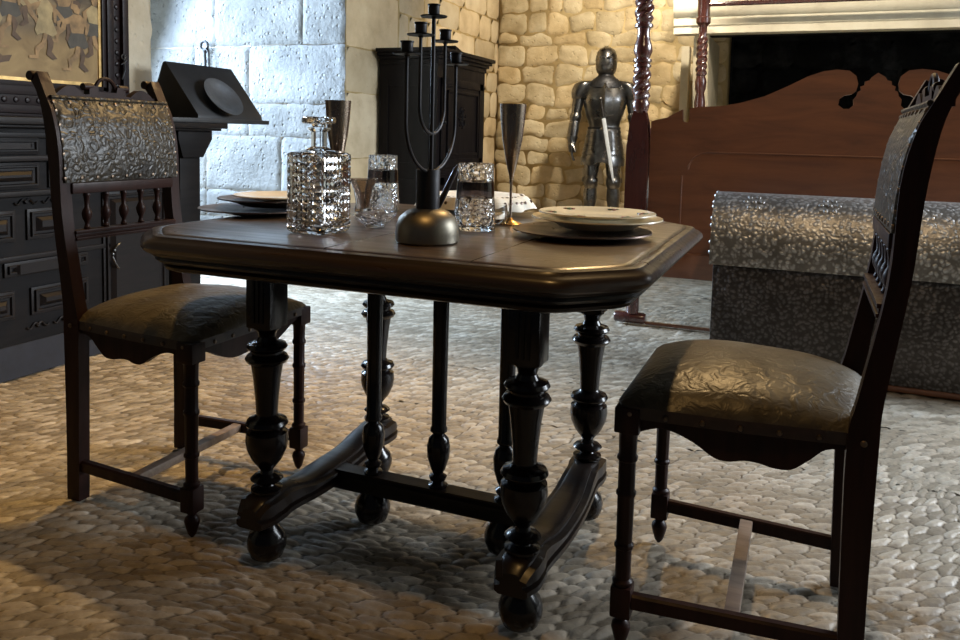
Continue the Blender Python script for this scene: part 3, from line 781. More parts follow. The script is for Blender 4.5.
# carved foliage scrolls in the friezes
for y0, z in ((2.18, .685), (2.30, .685), (1.7, .685), (1.3, .685), (2.22, .19), (2.34, .19), (1.6, .19)):
    bm = BM()
    for s in (-1, 1):
        tube(bm, [S(SX+.006, y0+s*t*.05, z+.010*math.sin(t*2*PI)) for t in [i/10 for i in range(11)]], [.006*(1-.6*i/10) for i in range(11)], 6)
    lathe(bm, [(0, -.003), (.010, 0), (.007, .006), (0, .008)], (0, 0, 0), 8, mat=Matrix.Translation(S(SX+.004, y0, z)) @ Matrix.Rotation(PI/2, 4, 'Y'))
    obj('carving', bm, 'side2', sb)

# painting with its dark frame
PX = WX+.012
def canvas_mat():
    m, nt, b = new_mat('old_canvas')
    g = N(nt, 'ShaderNodeTexCoord'); sx = N(nt, 'ShaderNodeSeparateXYZ'); nt.links.new(g.outputs['Object'], sx.inputs[0])
    n = N(nt, 'ShaderNodeTexNoise', i_Scale=9.0, i_Detail=5.0, i_Distortion=.8); nt.links.new(g.outputs['Object'], n.inputs[0])
    hz = math_(nt, 'ADD', sx.outputs[2], math_(nt, 'MULTIPLY', n.outputs[0], .10))
    ground = ramp(nt, n.outputs[0], [(.3, (.20, .125, .045)), (.7, (.34, .23, .095))])
    dark = ramp(nt, n.outputs[0], [(.3, (.05, .035, .018)), (.5, (.13, .09, .045)), (.75, (.30, .22, .11))])
    f = ramp(nt, hz, [(.20, (0, 0, 0)), (.28, (1, 1, 1))])
    c = mixc(nt, f, ground, dark); nt.links.new(c, b.inputs['Base Color']); b.inputs['Roughness'].default_value = .6
    return m
M['canvas'] = canvas_mat()
M['flesh'] = plain('painted_ochre', (.27, .165, .07), .6, 0, 20, .45)
M['pblue'] = plain('painted_slate', (.065, .055, .040), .6, 0, 20, .3)
M['pbrown'] = plain('painted_umber', (.10, .055, .025), .6, 0, 20, .4)
M['ppale'] = plain('painted_straw', (.33, .25, .12), .6, 0, 20, .3)
pt = thing('framed_painting', 'large old painting of brown figures in a dark beaded wooden frame', 'painting', (PX, 1.9, 1.185))
y0, y1, z0, z1 = -.95, .855, -.10, 1.5     # inner opening z from .0
bm = BM(); box(bm, -.002, .008, -.95, .98, 0, 1.35); cv = obj('canvas', bm, 'canvas', pt)
# figures: a crowd in motion on pale ground, painted patches with ragged rims
def patch_(bm, pts, oy, oz, sc, fl, mi, d):
    P = []; n = len(pts)
    for i in range(n):
        a, b = pts[i], pts[(i+1) % n]
        for t in (0, .5):
            y, z = a[0]*(1-t)+b[0]*t, a[1]*(1-t)+b[1]*t
            k = .018*noise.noise(Vector((y*9+oy*7, z*9, mi)))
            P.append((oy+fl*(y+k)*sc, oz+(z+k)*sc))
    if fl < 0: P = P[::-1]
    f = bm.faces.new([bm.verts.new((.0085+d, y, z)) for y, z in P]); f.material_index = mi
FIG = {  # unit figure 1 high: back leg, front leg, skirt, torso, arm, head, hair
 'leg_b': [(-.05, .42), (-.14, .25), (-.10, .12), (-.20, .02), (-.13, .0), (-.03, .06), (-.05, .25), (.04, .42)],
 'leg_f': [(.0, .42), (.05, .24), (.16, .16), (.14, .04), (.24, .03), (.25, .0), (.10, .0), (.08, .13), (-.03, .22), (-.06, .42)],
 'skirt': [(-.12, .56), (-.20, .38), (-.12, .33), (.0, .36), (.12, .32), (.16, .40), (.09, .57)],
 'torso': [(-.11, .55), (-.14, .72), (-.06, .82), (.08, .80), (.12, .68), (.09, .54)],
 'arm': [(.06, .80), (.20, .72), (.33, .84), (.36, .80), (.22, .64), (.08, .68)],
 'arm2': [(-.08, .80), (-.22, .70), (-.18, .52), (-.14, .53), (-.14, .66), (-.04, .70)],
 'head': [(-.03, .82), (-.06, .90), (-.02, .97), (.05, .97), (.07, .90), (.04, .83)],
 'hair': [(-.06, .88), (-.09, .95), (-.03, 1.01), (.05, 1.0), (.06, .96), (-.01, .95)],
}
bm = BM(); rr = random.Random(9); kk = 0
rows = [(-.45, .40, .34), (-.2, .38, .32), (.02, .42, .32), (.24, .37, .34), (.43, .40, .32), (.62, .36, .34), (.80, .41, .30),
        (-.3, .24, .36), (-.05, .20, .36), (.16, .24, .36), (.34, .16, .38), (.52, .24, .34), (.69, .17, .38), (.86, .13, .38)]
rows = sorted([(y+.0, z-.04, sc*.85) for y, z, sc in rows]+[(y+.10, z+.03+rr.uniform(-.03, .03), sc*.8) for y, z, sc in rows]+[(y-.06, z+.14, sc*.8) for y, z, sc in rows], key=lambda r_: -r_[1])
for y_, z_, sc in rows:
    fl = rr.choice((-1, 1)); cl = rr.choice((1, 2, 3, 2)); tr = rr.choice((3, 0, 2))
    for nm_, mi in (('leg_b', 2), ('arm2', 0), ('leg_f', 0), ('skirt', cl), ('torso', tr), ('arm', 0), ('head', 0), ('hair', 2)):
        kk += 1; patch_(bm, FIG[nm_], y_, z_-.04, sc, fl, mi, .00001*kk)
patch_(bm, [(-.5, .0), (-.4, .25), (-.1, .35), (.2, .2), (.5, .25), (.4, .05), (.1, -.02)], .46, .06, .14, 1, 2, .00125)
patch_(bm, [(-.2, .1), (-.1, .4), (.15, .42), (.2, .15)], .44, .075, .12, 1, 1, .0013)
obj('painted_figures', bm, ['flesh', 'pblue', 'pbrown', 'ppale'], cv)
bm = BM()
for t in (0, 1):
    if t == 0: box(bm, 0, .014, -.95, .995, -.013, .002)
    else: box(bm, 0, .014, .980, .995, .002, 1.35)
obj('gilt_fillet', bm, 'gilt', pt)
bm = BM(); FRW = .155
def frame_bar(bm, along, fixed0, fixed1, a0, a1):
    for (d0, d1, x) in ((0, .022, .024), (.022, .060, .034), (.060, .105, .026), (.105, .140, .045), (.140, FRW, .030)):
        if along == 'y': box(bm, 0, x, a0, a1, fixed0-d1, fixed0-d0, .002)
        else: box(bm, 0, x, fixed0+d0, fixed0+d1, a0, a1, .002)
frame_bar(bm, 'y', -.013, 0, -.98, .995+FRW); frame_bar(bm, 'z', .995, 0, -.168, 1.4)
for k in range(34):
    y = -.9+k*.055; lathe(bm, [(.0, -.004), (.014, -.002), (.012, .006), (0, .011)], (0, 0, 0), 8, mat=Matrix.Translation((.026, y, -.096)) @ Matrix.Rotation(PI/2, 4, 'Y'))
for k in range(26):
    z = -.06+k*.055; lathe(bm, [(.0, -.004), (.014, -.002), (.012, .006), (0, .011)], (0, 0, 0), 8, mat=Matrix.Translation((.026, 1.077, z)) @ Matrix.Rotation(PI/2, 4, 'Y'))
obj('frame', bm, 'frame', pt)
bm = BM(); tube(bm, [(.05, 1.085, .03), (.055, 1.10, .08), (.052, 1.095, .13)], .004, 6); tube(bm, arcs((.054, 1.092, .14), .012, 0, 2*PI, 12, (0, 1, 0), (0, 0, 1)), .003, 6)
tube(bm, [(.055, 1.075, .10), (.055, 1.112, .125)], .003, 6)
obj('latch', bm, 'steel', pt)

# book stand and its plate on the sideboard
ls = thing('book_stand', 'black sloping wooden stand on the right end of the sideboard', 'stand', (-2.93, 3.3, 1.012))
bm = BM(); box(bm, -.20, .19, -.40, .32, .0, .022, .003); obj('base_board', bm, 'slate', ls)
bm = BM(); V = [(-.195, .022), (.13, .022), (.13, .040), (-.08, .305), (-.095, .300), (-.195, .040)]
prism(bm, V, -.165, .335, 'y', .003); obj('sloping_board', bm, 'slate', ls)
# book stand end reaches past the sideboard a little like in the photo
sl = math.atan2(.265, -.21)
pl = thing('pewter_plate', 'dull grey pewter plate leaning on the black sloping stand', 'plate', (-2.832, 3.345, 1.085))
tilt = Matrix.Rotation(math.atan2(.265, .21), 4, 'Y')
bm = BM()
PLP = [(.0, .0), (.070, .0), (.084, .010), (.120, .016), (.121, .019), (.084, .014), (.070, .005), (0, .004)]
mt = Matrix.Translation((.0, 0, .055)) @ Matrix.Rotation(PI/2-(PI/2-math.atan2(.265, .21)), 4, 'Y')
lathe(bm, PLP, (0, 0, 0), 40, mat=mt); obj('plate_body', bm, 'plate_iron', pl)

# iron hook on the whitewashed jamb
bm = BM()
tube(bm, [(-4.48, JY-.024, 1.36), (-4.48, JY-.03, 1.45), (-4.48, JY-.035, 1.60)], .011, 8)
tube(bm, arcs((-4.48, JY-.040, 1.635), .035, 0, 2*PI, 20, (1, 0, 0), (0, 0, 1)), .010, 8)
tube(bm, [(-4.455, JY-.05, 1.615), (-4.43, JY-.05, 1.58), (-4.43, JY-.045, 1.38)], .008, 8)
lathe(bm, [(.018, -.03), (.018, 0), (.012, .01), (0, .012)], (0, 0, 0), 12, mat=Matrix.Translation((-4.48, JY-.022, 1.60)) @ Matrix.Rotation(PI/2, 4, 'X'))
tag(obj('iron_hook', bm, 'iron'), 'wrought iron ring hook fixed to the white stone jamb', 'hook')

# ------------------------------------------------------------ tall dark cabinet
cb = thing('tall_cabinet', 'tall near-black carved cabinet standing against the far left wall', 'cabinet', (-2.92, 6.05, 0))
def cbx(bm, x0, x1, y0, y1, z0, z1, bev=0): box(bm, x0+2.92, x1+2.92, y0-6.05, y1-6.05, z0, z1, bev)
CX1 = -2.66
bm = BM(); cbx(bm, WX+.035, CX1, 5.58, 6.55, .06, 1.52)
# end panels of the side facing the camera
for z0_, z1_ in ((.15, .62), (.70, 1.40)):
    cbx(bm, WX+.08, CX1-.06, 5.572, 5.585, z0_, z0_+.05); cbx(bm, WX+.08, CX1-.06, 5.572, 5.585, z1_-.05, z1_)
    cbx(bm, WX+.08, WX+.12, 5.570, 5.585, z0_, z1_); cbx(bm, CX1-.11, CX1-.06, 5.570, 5.585, z0_, z1_)
obj('body', bm, 'cab', cb)
bm = BM()
for i, (o_, z0_, z1_) in enumerate(((.012, 1.52, 1.56), (.030, 1.56, 1.585), (.05, 1.585, 1.61), (.072, 1.61, 1.64))):
    cbx(bm, WX+.035, CX1+o_, 5.58-o_, 6.55+o_, z0_, z1_, .004)
obj('cornice', bm, 'cab', cb)
bm = BM(); cbx(bm, WX+.035, CX1+.03, 5.55, 6.58, 0, .06, .004); obj('plinth', bm, 'cab', cb)
for zz0, zz1, nm in ((.72, 1.42, 'door'), (.12, .64, 'door')):
    bm = BM(); a0, a1 = 5.64, 6.49
    cbx(bm, CX1, CX1+.016, a0, a1, zz0, zz0+.06, .002); cbx(bm, CX1, CX1+.016, a0, a1, zz1-.06, zz1, .002)
    cbx(bm, CX1, CX1+.016, a0, a0+.08, zz0, zz1, .002); cbx(bm, CX1, CX1+.016, a1-.08, a1, zz0, zz1, .002)
    cbx(bm, CX1-.002, CX1+.006, a0+.02, a1-.02, zz0+.02, zz1-.02)
    cbx(bm, CX1, CX1+.022, a0+.11, a1-.11, zz0+.09, zz0+.11, .002); cbx(bm, CX1, CX1+.022, a0+.11, a1-.11, zz1-.11, zz1-.09, .002)
    cbx(bm, CX1, CX1+.022, a0+.11, a0+.13, zz0+.09, zz1-.09, .002); cbx(bm, CX1, CX1+.022, a1-.13, a1-.11, zz0+.09, zz1-.09, .002)
    for k in range(8):
        a = 2*PI*k/8; tube(bm, arcs((CX1+.010+2.92, .04*math.cos(a)+(.0), (zz0+zz1)/2+.06*math.sin(a)+.05), .03, a, a+4.5, 10, (0, 1, 0), (0, 0, 1)), .006, 6)
    d = obj(nm, bm, 'cab', cb)
    b2 = BM(); lathe(b2, [(0, -.002), (.012, 0), (.009, .012), (.014, .02), (0, .028)], (0, 0, 0), 12, mat=Matrix.Translation((CX1+.014+2.92, a0+.04-6.05, (zz0+zz1)/2)) @ Matrix.Rotation(PI/2, 4, 'Y'))
    obj('knob', b2, 'iron', d)
bm = BM()
for k in range(5): cbx(bm, CX1, CX1+.014+.002*(k % 2), 5.62, 6.51, .655+k*.012, .665+k*.012)
obj('frieze', bm, 'cab', cb)
# small dark wedge-shaped box on the cabinet
bm = BM(); prism(bm, [(-.14, 0), (.14, 0), (.14, .012), (-.14, .075)], -.11, .11, 'x', .003)
o = obj('wooden_box', bm, 'cab'); o.location = (-2.86, 6.25, 1.641); tag(o, 'small dark wedge-shaped box lying on top of the tall cabinet', 'box')

# ------------------------------------------------------------ bed with carved headboard and posts
BDY = 4.2
bd = thing('four_poster_bed', 'reddish mahogany four-poster bed, tall carved board towards the table', 'bed', (.29, 5.6, 0))
bx, by = .29, 5.6
half = [(-.76, 1.075), (-.74, 1.083), (-.68, 1.097), (-.62, 1.130), (-.603, 1.139), (-.600, 1.085), (-.594, 1.076), (-.576, 1.074), (-.569, 1.085), (-.566, 1.146), (-.518, 1.153), (-.42, 1.158), (-.325, 1.174), (-.21, 1.208), (-.096, 1.262), (-.02, 1.303), (.05, 1.328), (.11, 1.336), (.165, 1.330),
        (.195, 1.305), (.205, 1.268), (.198, 1.235), (.180, 1.219), (.150, 1.214), (.128, 1.198), (.124, 1.168), (.148, 1.150), (.172, 1.150), (.190, 1.168), (.188, 1.195), (.201, 1.212), (.206, 1.232), (.219, 1.238), (.216, 1.256), (.233, 1.262), (.234, 1.280), (.252, 1.284), (.262, 1.300), (.287, 1.320)]
mir = [(2*.29-x, z) for x, z in half[::-1]][1:]
bm = BM()
A = [(-.76, .268)]+half+mir+[(2*.29+.76, .268)]
def hb(pts, ya, yb):
    vs0 = [bm.verts.new((x-bx, ya-by, z)) for x, z in pts]; vs1 = [bm.verts.new((x-bx, yb-by, z)) for x, z in pts]
    n = len(pts)
    for i in range(n):
        j = (i+1) % n; bm.faces.new((vs0[i], vs0[j], vs1[j], vs1[i]))
    f0 = bm.faces.new(vs0); f1 = bm.faces.new(vs1[::-1])
    for f_ in (f0, f1): f_.normal_update()
    bmesh.ops.triangulate(bm, faces=[f0, f1], ngon_method='EAR_CLIP')
hb(A, BDY-.014, BDY+.02)
obj('headboard', bm, 'bed', bd)
bm = BM()   # applied moulding: long line curling down at each end
for s in (-1, 1):
    line = [(.29+s*t, .925) for t in (0, .3, .6, .75)]
    tube(bm, [(x-bx, BDY-.015-by, z) for x, z in line], .0055, 6)
    arc = [(.29+s*(.75+.10*math.sin(a)), .925-.09*(1-math.cos(a))) for a in [i*PI/16 for i in range(9)]]
    tube(bm, [(x-bx-s*.0, BDY-.015-by, z) for x, z in arc], .005, 6)
    tube(bm, [(.29+s*.88-bx, BDY-.015-by, z) for z in (.80, .60, .35)], .005, 6)
obj('moulding', bm, 'bed', bd)
bm = BM(); box(bm, -.76-bx, 1.34-bx, BDY-.03-by, BDY+.03-by, .268, .40, .006); obj('foot_rail', bm, 'bed', bd)
def tw(lo, hi):
    def f(a, z):
        if any(l < z < h for l, h in zip(lo, hi)):
            return 1+.15*math.cos(3*a-z*110)
        return 1
    return f
def bedpost(px, py, rad, label=None, big=True):
    bm = BM(); c = (px-bx, py-by, 0)
    if big:
        P = [(.030, .055), (.034, .07), (.034, .30), (.05, .32)]
        lathe(bm, P, c, 20)
        # square tapering middle
        for (w0, w1, za, zb) in ((.056, .056, .30, .95),):
            loft(bm, [[(c[0]+sx*w0, c[1]+sy*w0, za) for sx, sy in ((-1, -1), (1, -1), (1, 1), (-1, 1))], [(c[0]+sx*w1, c[1]+sy*w1, zb) for sx, sy in ((-1, -1), (1, -1), (1, 1), (-1, 1))],
                      [(c[0]+sx*.046, c[1]+sy*.046, 1.06) for sx, sy in ((-1, -1), (1, -1), (1, 1), (-1, 1))], [(c[0]+sx*.030, c[1]+sy*.030, 1.13) for sx, sy in ((-1, -1), (1, -1), (1, 1), (-1, 1))]])
        U = [(.034, 1.12), (.040, 1.14), (.046, 1.17), (.036, 1.19), (.042, 1.20)]
        z = 1.21
        while z < 1.345: U.append((.042, z)); z += .008
        U += [(.036, 1.35), (.046, 1.358), (.046, 1.368), (.038, 1.376), (.048, 1.386), (.048, 1.396), (.036, 1.404), (.040, 1.414), (.049, 1.440), (.046, 1.470), (.036, 1.50), (.031, 1.53), (.034, 1.556), (.048, 1.562), (.048, 1.575), (.036, 1.585), (.044, 1.60)]
        z = 1.61
        while z < 2.05: U.append((.044, z)); z += .008
        U += [(.036, 2.06), (.048, 2.07), (.048, 2.085), (.036, 2.10), (.034, 2.20), (.03, 2.40), (.045, 2.42), (.045, 2.45), (0, 2.46)]
        lathe(bm, U, c, 28, twist=tw((1.205, 1.605), (1.348, 2.052)))
    else:
        loft(bm, [[(c[0]+sx*.05, c[1]+sy*.05, z) for sx, sy in ((-1, -1), (1, -1), (1, 1), (-1, 1))] for z in (0, 1.12)])
        U = [(.040, 1.12), (.046, 1.15), (.036, 1.17), (.044, 1.22), (.046, 1.30), (.034, 1.38), (.044, 1.41), (.048, 1.47), (.036, 1.52), (.042, 1.53)]
        z = 1.54
        while z < 1.84: U.append((.042, z)); z += .01
        U += [(.034, 1.85), (.034, 1.93), (.045, 1.945), (.060, 1.96), (.060, 2.0), (.052, 2.01), (.052, 2.14), (.06, 2.16), (0, 2.2)]
        lathe(bm, U, c, 28, twist=tw((1.535,), (1.845,)))
    obj('bedpost', bm, 'post' if not big else 'post', bd)
for px in (-.82, 1.40): bedpost(px, BDY, .05)
for px in (-.865, 1.44): bedpost(px, 6.97, .05, big=False)
for px in (-.82, 1.40):   # sledge feet under the near posts
    bm = BM(); lathe(bm, [(.0, -.085), (.024, -.085), (.030, -.075), (.030, .070), (.024, .082), (0, .082)], (0, 0, 0), 20, mat=Matrix.Translation((px-.01-bx, BDY-by, .030)) @ Matrix.Rotation(PI/2, 4, 'Y'))
    obj('foot', bm, 'post', bd)
bm = BM(); box(bm, -.75-bx, 1.33-bx, BDY-.012-by, BDY+.012-by, .002, .016, .003); obj('floor_rail', bm, 'bed', bd)
for px in (-.84, 1.42):
    bm = BM(); box(bm, px-.02-bx, px+.02-bx, BDY+.05-by, 6.93-by, .42, .60, .004); obj('side_rail', bm, 'bed', bd)
bm = BM(); tube(bm, [(-.86-bx, 6.97-by, 2.115), (1.44-bx, 6.97-by, 2.115)], .020, 8); obj('tester_rail', bm, 'post', bd)
bm = BM(); box(bm, -.82-bx, 1.40-bx, BDY+.06-by, 6.9-by, .45, .68, .05)
obj('mattress', bm, 'plaster', bd)

# ------------------------------------------------------------ metal-clad chest
def chest_mat(name, c, rough, nail_):
    m, nt, b = new_mat(name); v = coords(nt)
    vo = N(nt, 'ShaderNodeTexVoronoi', i_Scale=nail_, i_Randomness=.85)
    wn = N(nt, 'ShaderNodeTexNoise', i_Scale=22.0, i_Detail=2.0); nt.links.new(v, wn.inputs[0]); nt.links.new(mixc(nt, .03, v, wn.outputs[1]), vo.inputs[0])
    hh = ramp(nt, vo.outputs[0], [(.0, (1, 1, 1)), (.55, (0, 0, 0))])
    n = N(nt, 'ShaderNodeTexNoise', i_Scale=6.0, i_Detail=5.0); nt.links.new(v, n.inputs[0])
    cc = ramp(nt, n.outputs[0], [(.3, tuple(x*.55 for x in c)), (.7, c)])
    cc = mixc(nt, 1.0, cc, ramp(nt, vo.outputs[0], [(.25, (1, 1, 1)), (.6, (.45, .43, .40))]), 'MULTIPLY')
    nt.links.new(cc, b.inputs['Base Color']); b.inputs['Metallic'].default_value = .85; b.inputs['Roughness'].default_value = rough
    g = N(nt, 'ShaderNodeTexNoise', i_Scale=60.0, i_Detail=3.0); nt.links.new(v, g.inputs[0])
    p = bump(nt, hh, b, .003, .75); bump(nt, g.outputs[0], b, .004, .6, p); return m
M['lid'] = chest_mat('embossed_pewter_lid', (.62, .62, .62), .42, 58.0)
M['chest'] = chest_mat('embossed_dark_chest', (.15, .135, .13), .42, 60.0)
ck = thing('domed_chest', 'long studded chest with rounded silvery metal lid before the bed', 'chest', (.30, 3.74, 0))
bm = BM(); box(bm, -.65, .70, -.215, .215, .02, .452, .006); obj('body', bm, 'chest', ck)
bm = BM(); P = []
for i in range(25):
    a = PI*i/24; ca, sa = math.cos(a), math.sin(a)
    P.append((-.232*math.copysign(abs(ca)**.72, ca), .456+.300*abs(sa)**.80))
rings = []
for k in range(61):
    x = -.665+1.38*k/60; rings.append([(x, y, z) for y, z in P])
loft(bm, rings); obj('lid', bm, 'lid', ck, ang=60)
bm = BM(); box(bm, -.66, .71, -.222, .222, 0, .022, .003); obj('base', bm, 'bed', ck)
b2 = BM(); lathe(b2, [(0, -.002), (.009, 0), (.006, .005), (0, .007)], (0, 0, 0), 8)
rs = obj('rim_stud', b2, 'lid', ck); n_ = 0
for s in (-1, 1):
    for k in range(15):
        y, z = P[min(24, 1+int(k*22/14))]
        st = rs if n_ == 0 else rs.copy()
        if n_: COL.objects.link(st); st.parent = ck
        st.location = (-.665 if s < 0 else .715, y*.97, z-.006); st.rotation_euler = (0, s*PI/2, 0); n_ += 1
STUD = []
b2 = BM(); lathe(b2, [(.0, -.004), (.010, -.002), (.0085, .004), (.004, .007), (0, .008)], (0, 0, 0), 8)
o_st = obj('stud', b2, 'lid', ck)
cnt = 0
for ci, cxx in enumerate((-.50, -.20, .10, .40)):      # rosettes of raised studs on the lid
    for k in range(7):
        a_ = 2*PI*k/6; rr = 0 if k == 6 else .034
        u = cxx+rr*math.cos(a_); idx = 8.2+rr*math.sin(a_)*42
        i0 = int(idx); f_ = idx-i0; y = P[i0][0]*(1-f_)+P[i0+1][0]*f_; z = P[i0][1]*(1-f_)+P[i0+1][1]*f_
        dy, dz = P[i0+1][0]-P[i0][0], P[i0+1][1]-P[i0][1]; an = math.atan2(dz, dy)
        st = o_st if cnt == 0 else o_st.copy()
        if cnt: COL.objects.link(st); st.parent = ck
        st.location = (u, y, z); st.rotation_euler = (an, 0, 0); cnt += 1

# ------------------------------------------------------------ suit of armour
ar = thing('suit_of_armour', 'full steel suit of armour standing against the yellow stone back wall', 'armour', (-1.835, 7.62, .05), .22)
def limb(bm, P, n=20, pw=1.0):
    """P: (x, y, z, rx, ry)"""
    Q = smoothpath(P, 4); loft(bm, [ellr(x, y, z, max(rx, .002), max(ry, .002), n, pw) for x, y, z, rx, ry in Q])
# breastplate with ridge, waist
bm = BM(); Q = smoothpath([(0, 0, 1.01, .158, .115), (0, 0, 1.05, .148, .105), (0, -.005, 1.15, .180, .125), (0, -.01, 1.28, .208, .140), (0, 0, 1.38, .205, .125), (0, 0, 1.44, .165, .10), (0, 0, 1.48, .095, .08)], 4)
rr = []
for x, y, z, rx, ry in Q:
    e = ellr(x, y, z, rx, ry, 32)
    rr.append([(px, py-(.030*max(0, 1-abs(px)/(.05))*(1 if py < 0 else 0)), pz) for px, py, pz in e])
loft(bm, rr); obj('breastplate', bm, 'steel', ar)
# fauld / tassets: flared skirt with lames
bm = BM(); lames = [(1.02, .155, .118)]
rr = []
for i in range(7):
    z = 1.02-.042*i; r = .155+.008*i
    rr.append(ellr(0, 0, z, r, .12+.012*i, 28)); rr.append(ellr(0, 0, z-.038, r+.013, .12+.012*i+.013, 28))
for k, ring in enumerate(rr[-2:]):
    pass
rr.append([(x, y, z-.03-.05*abs(math.sin(math.atan2(y, x)*1.0+PI/2))*0-(.035 if abs(x) > .07 and y < 0 else 0)) for x, y, z in rr[-1]])
loft(bm, rr); obj('tassets', bm, 'steel', ar)
bm = BM(); rr = [ellr(0, 0, z, .158, .122, 28) for z in (1.005, 1.035)]; loft(bm, rr); obj('belt', bm, 'black_leather', ar)
# gorget and helmet
bm = BM(); limb(bm, [(0, 0, 1.41, .17, .13), (0, 0, 1.46, .155, .12), (0, 0, 1.50, .110, .10), (0, 0, 1.53, .075, .075), (0, 0, 1.57, .07, .07)], 24); obj('gorget', bm, 'steel_dark', ar)
bm = BM()
Q = smoothpath([(0, 0, 1.545, .078, .085), (0, -.005, 1.58, .096, .110), (0, -.005, 1.65, .104, .122), (0, 0, 1.72, .100, .118), (0, .005, 1.775, .075, .088), (0, .01, 1.803, .030, .04), (0, .01, 1.808, .004, .006)], 4)
loft(bm, [ellr(x, y, z, rx, ry, 28) for x, y, z, rx, ry in Q])
tube(bm, [(0, y, 1.66+.148*math.sqrt(max(0, 1-(y/.13)**2))) for y in [-.125+.25*i/20 for i in range(21)]], .006, 6)
hm = obj('helmet', bm, 'steel', ar)
bm = BM(); rr = []
for i in range(11):
    z = 1.585+.115*i/10; rr.append([(x, y, z) for x, y, z in [(.112*math.sin(a), -.010-(.128+.030*math.sin(PI*i/10)*(math.cos(a)**3 if math.cos(a) > 0 else 0))*math.cos(a), 0) for a in [(-1.35+2.7*k/16) for k in range(17)]]])
V = [[bm.verts.new(p) for p in r_] for r_ in rr]
for A_, B_ in zip(V, V[1:]):
    for k in range(16): bm.faces.new((A_[k], A_[k+1], B_[k+1], B_[k]))
bmesh.ops.solidify(bm, geom=bm.faces[:], thickness=.004)
vz = obj('visor', bm, 'steel', hm)
bm = BM(); box(bm, -.062, -.010, -.152, -.130, 1.688, 1.698); box(bm, .010, .062, -.152, -.130, 1.688, 1.698)
for k in range(5):
    for s in (-1, 1): box(bm, s*(.018+.010*k)-.002, s*(.018+.010*k)+.002, -.170+.005*k, -.140, 1.615, 1.650)
obj('eye_slit', bm, 'black_leather', vz)
# arms
for s in (-1, 1):
    bm = BM(); limb(bm, [(s*.17, 0, 1.475, .05, .06), (s*.205, 0, 1.45, .085, .10), (s*.235, 0, 1.39, .088, .105), (s*.250, 0, 1.33, .075, .09), (s*.252, 0, 1.30, .060, .07)]); obj('pauldron', bm, 'steel', ar)
    bm = BM(); limb(bm, [(s*.250, .0, 1.33, .055, .060), (s*.262, 0, 1.24, .054, .058), (s*.272, 0, 1.16, .046, .050)]); obj('upper_arm', bm, 'steel', ar)
    bm = BM(); limb(bm, [(s*.272, 0, 1.175, .046, .05), (s*.276, -.004, 1.14, .058, .066), (s*.280, -.006, 1.11, .058, .066), (s*.282, -.01, 1.075, .046, .05)]); obj('elbow_cop', bm, 'steel', ar)
    bm = BM(); limb(bm, [(s*.280, -.01, 1.10, .048, .052), (s*.292, -.03, 1.00, .050, .052), (s*.300, -.05, .90, .038, .040)]); obj('vambrace', bm, 'steel', ar)
    bm = BM(); limb(bm, [(s*.298, -.045, .935, .055, .055), (s*.302, -.052, .885, .040, .042), (s*.303, -.060, .85, .036, .048), (s*.300, -.066, .80, .032, .046), (s*.298, -.07, .785, .028, .042)])
    for f_ in range(4):
        fy_ = -.105+f_*.024; tube(bm, [(s*.298, fy_, .80), (s*.296, fy_-.004, .76), (s*.286, fy_-.008, .725-(.008 if f_ in (1, 2) else 0)), (s*.270, fy_-.008, .705)], [.0115, .0105, .0095, .0075], 8)
    tube(bm, [(s*.285, -.105, .85), (s*.270, -.125, .815), (s*.264, -.128, .785)], [.013, .0115, .009], 8)
    obj('gauntlet', bm, 'steel', ar)
# legs
for s in (-1, 1):
    bm = BM(); limb(bm, [(s*.095, 0, .88, .085, .095), (s*.10, 0, .75, .085, .095), (s*.105, -.005, .60, .070, .080), (s*.108, -.008, .53, .060, .07)]); obj('cuisse', bm, 'steel', ar)
    bm = BM(); limb(bm, [(s*.108, -.01, .565, .062, .072), (s*.108, -.025, .52, .072, .084), (s*.108, -.022, .475, .070, .080), (s*.108, -.01, .44, .056, .062)])
    limb(bm, [(s*.185, 0, .50, .006, .035), (s*.190, 0, .52, .006, .045), (s*.185, 0, .545, .006, .03)], 12); obj('poleyn', bm, 'steel', ar)
    bm = BM(); limb(bm, [(s*.108, -.005, .46, .056, .060), (s*.112, .010, .36, .066, .072), (s*.114, .008, .22, .050, .055), (s*.115, 0, .10, .042, .046), (s*.115, -.005, .06, .052, .06)]); obj('greave', bm, 'steel', ar)
    bm = BM(); rr = []
    for i in range(13):
        t_ = i/12; y = .06-.27*t_; h_ = .085*(1-t_)**.6+.022; wd = .046+.010*math.sin(t_*PI)-.018*t_**3
        rr.append([(s*(.118+.03*t_)+wd*math.cos(a), y, max(0, h_*math.sin(a))) for a in [PI*k/8 for k in range(9)]])
    loft(bm, rr); obj('sabaton', bm, 'steel', ar)
bm = BM(); limb(bm, [(0, 0, .98, .150, .110), (0, 0, .86, .145, .105), (0, 0, .76, .12, .095)]); obj('mail_skirt', bm, 'steel_dark', ar)
# plinth under the armour
bm = BM(); box(bm, -2.17, -1.50, 7.33, 7.90, -.01, .05, .006)
tag(obj('low_plinth', bm, 'ashlar'), 'low stone plinth under the suit of armour', 'plinth')
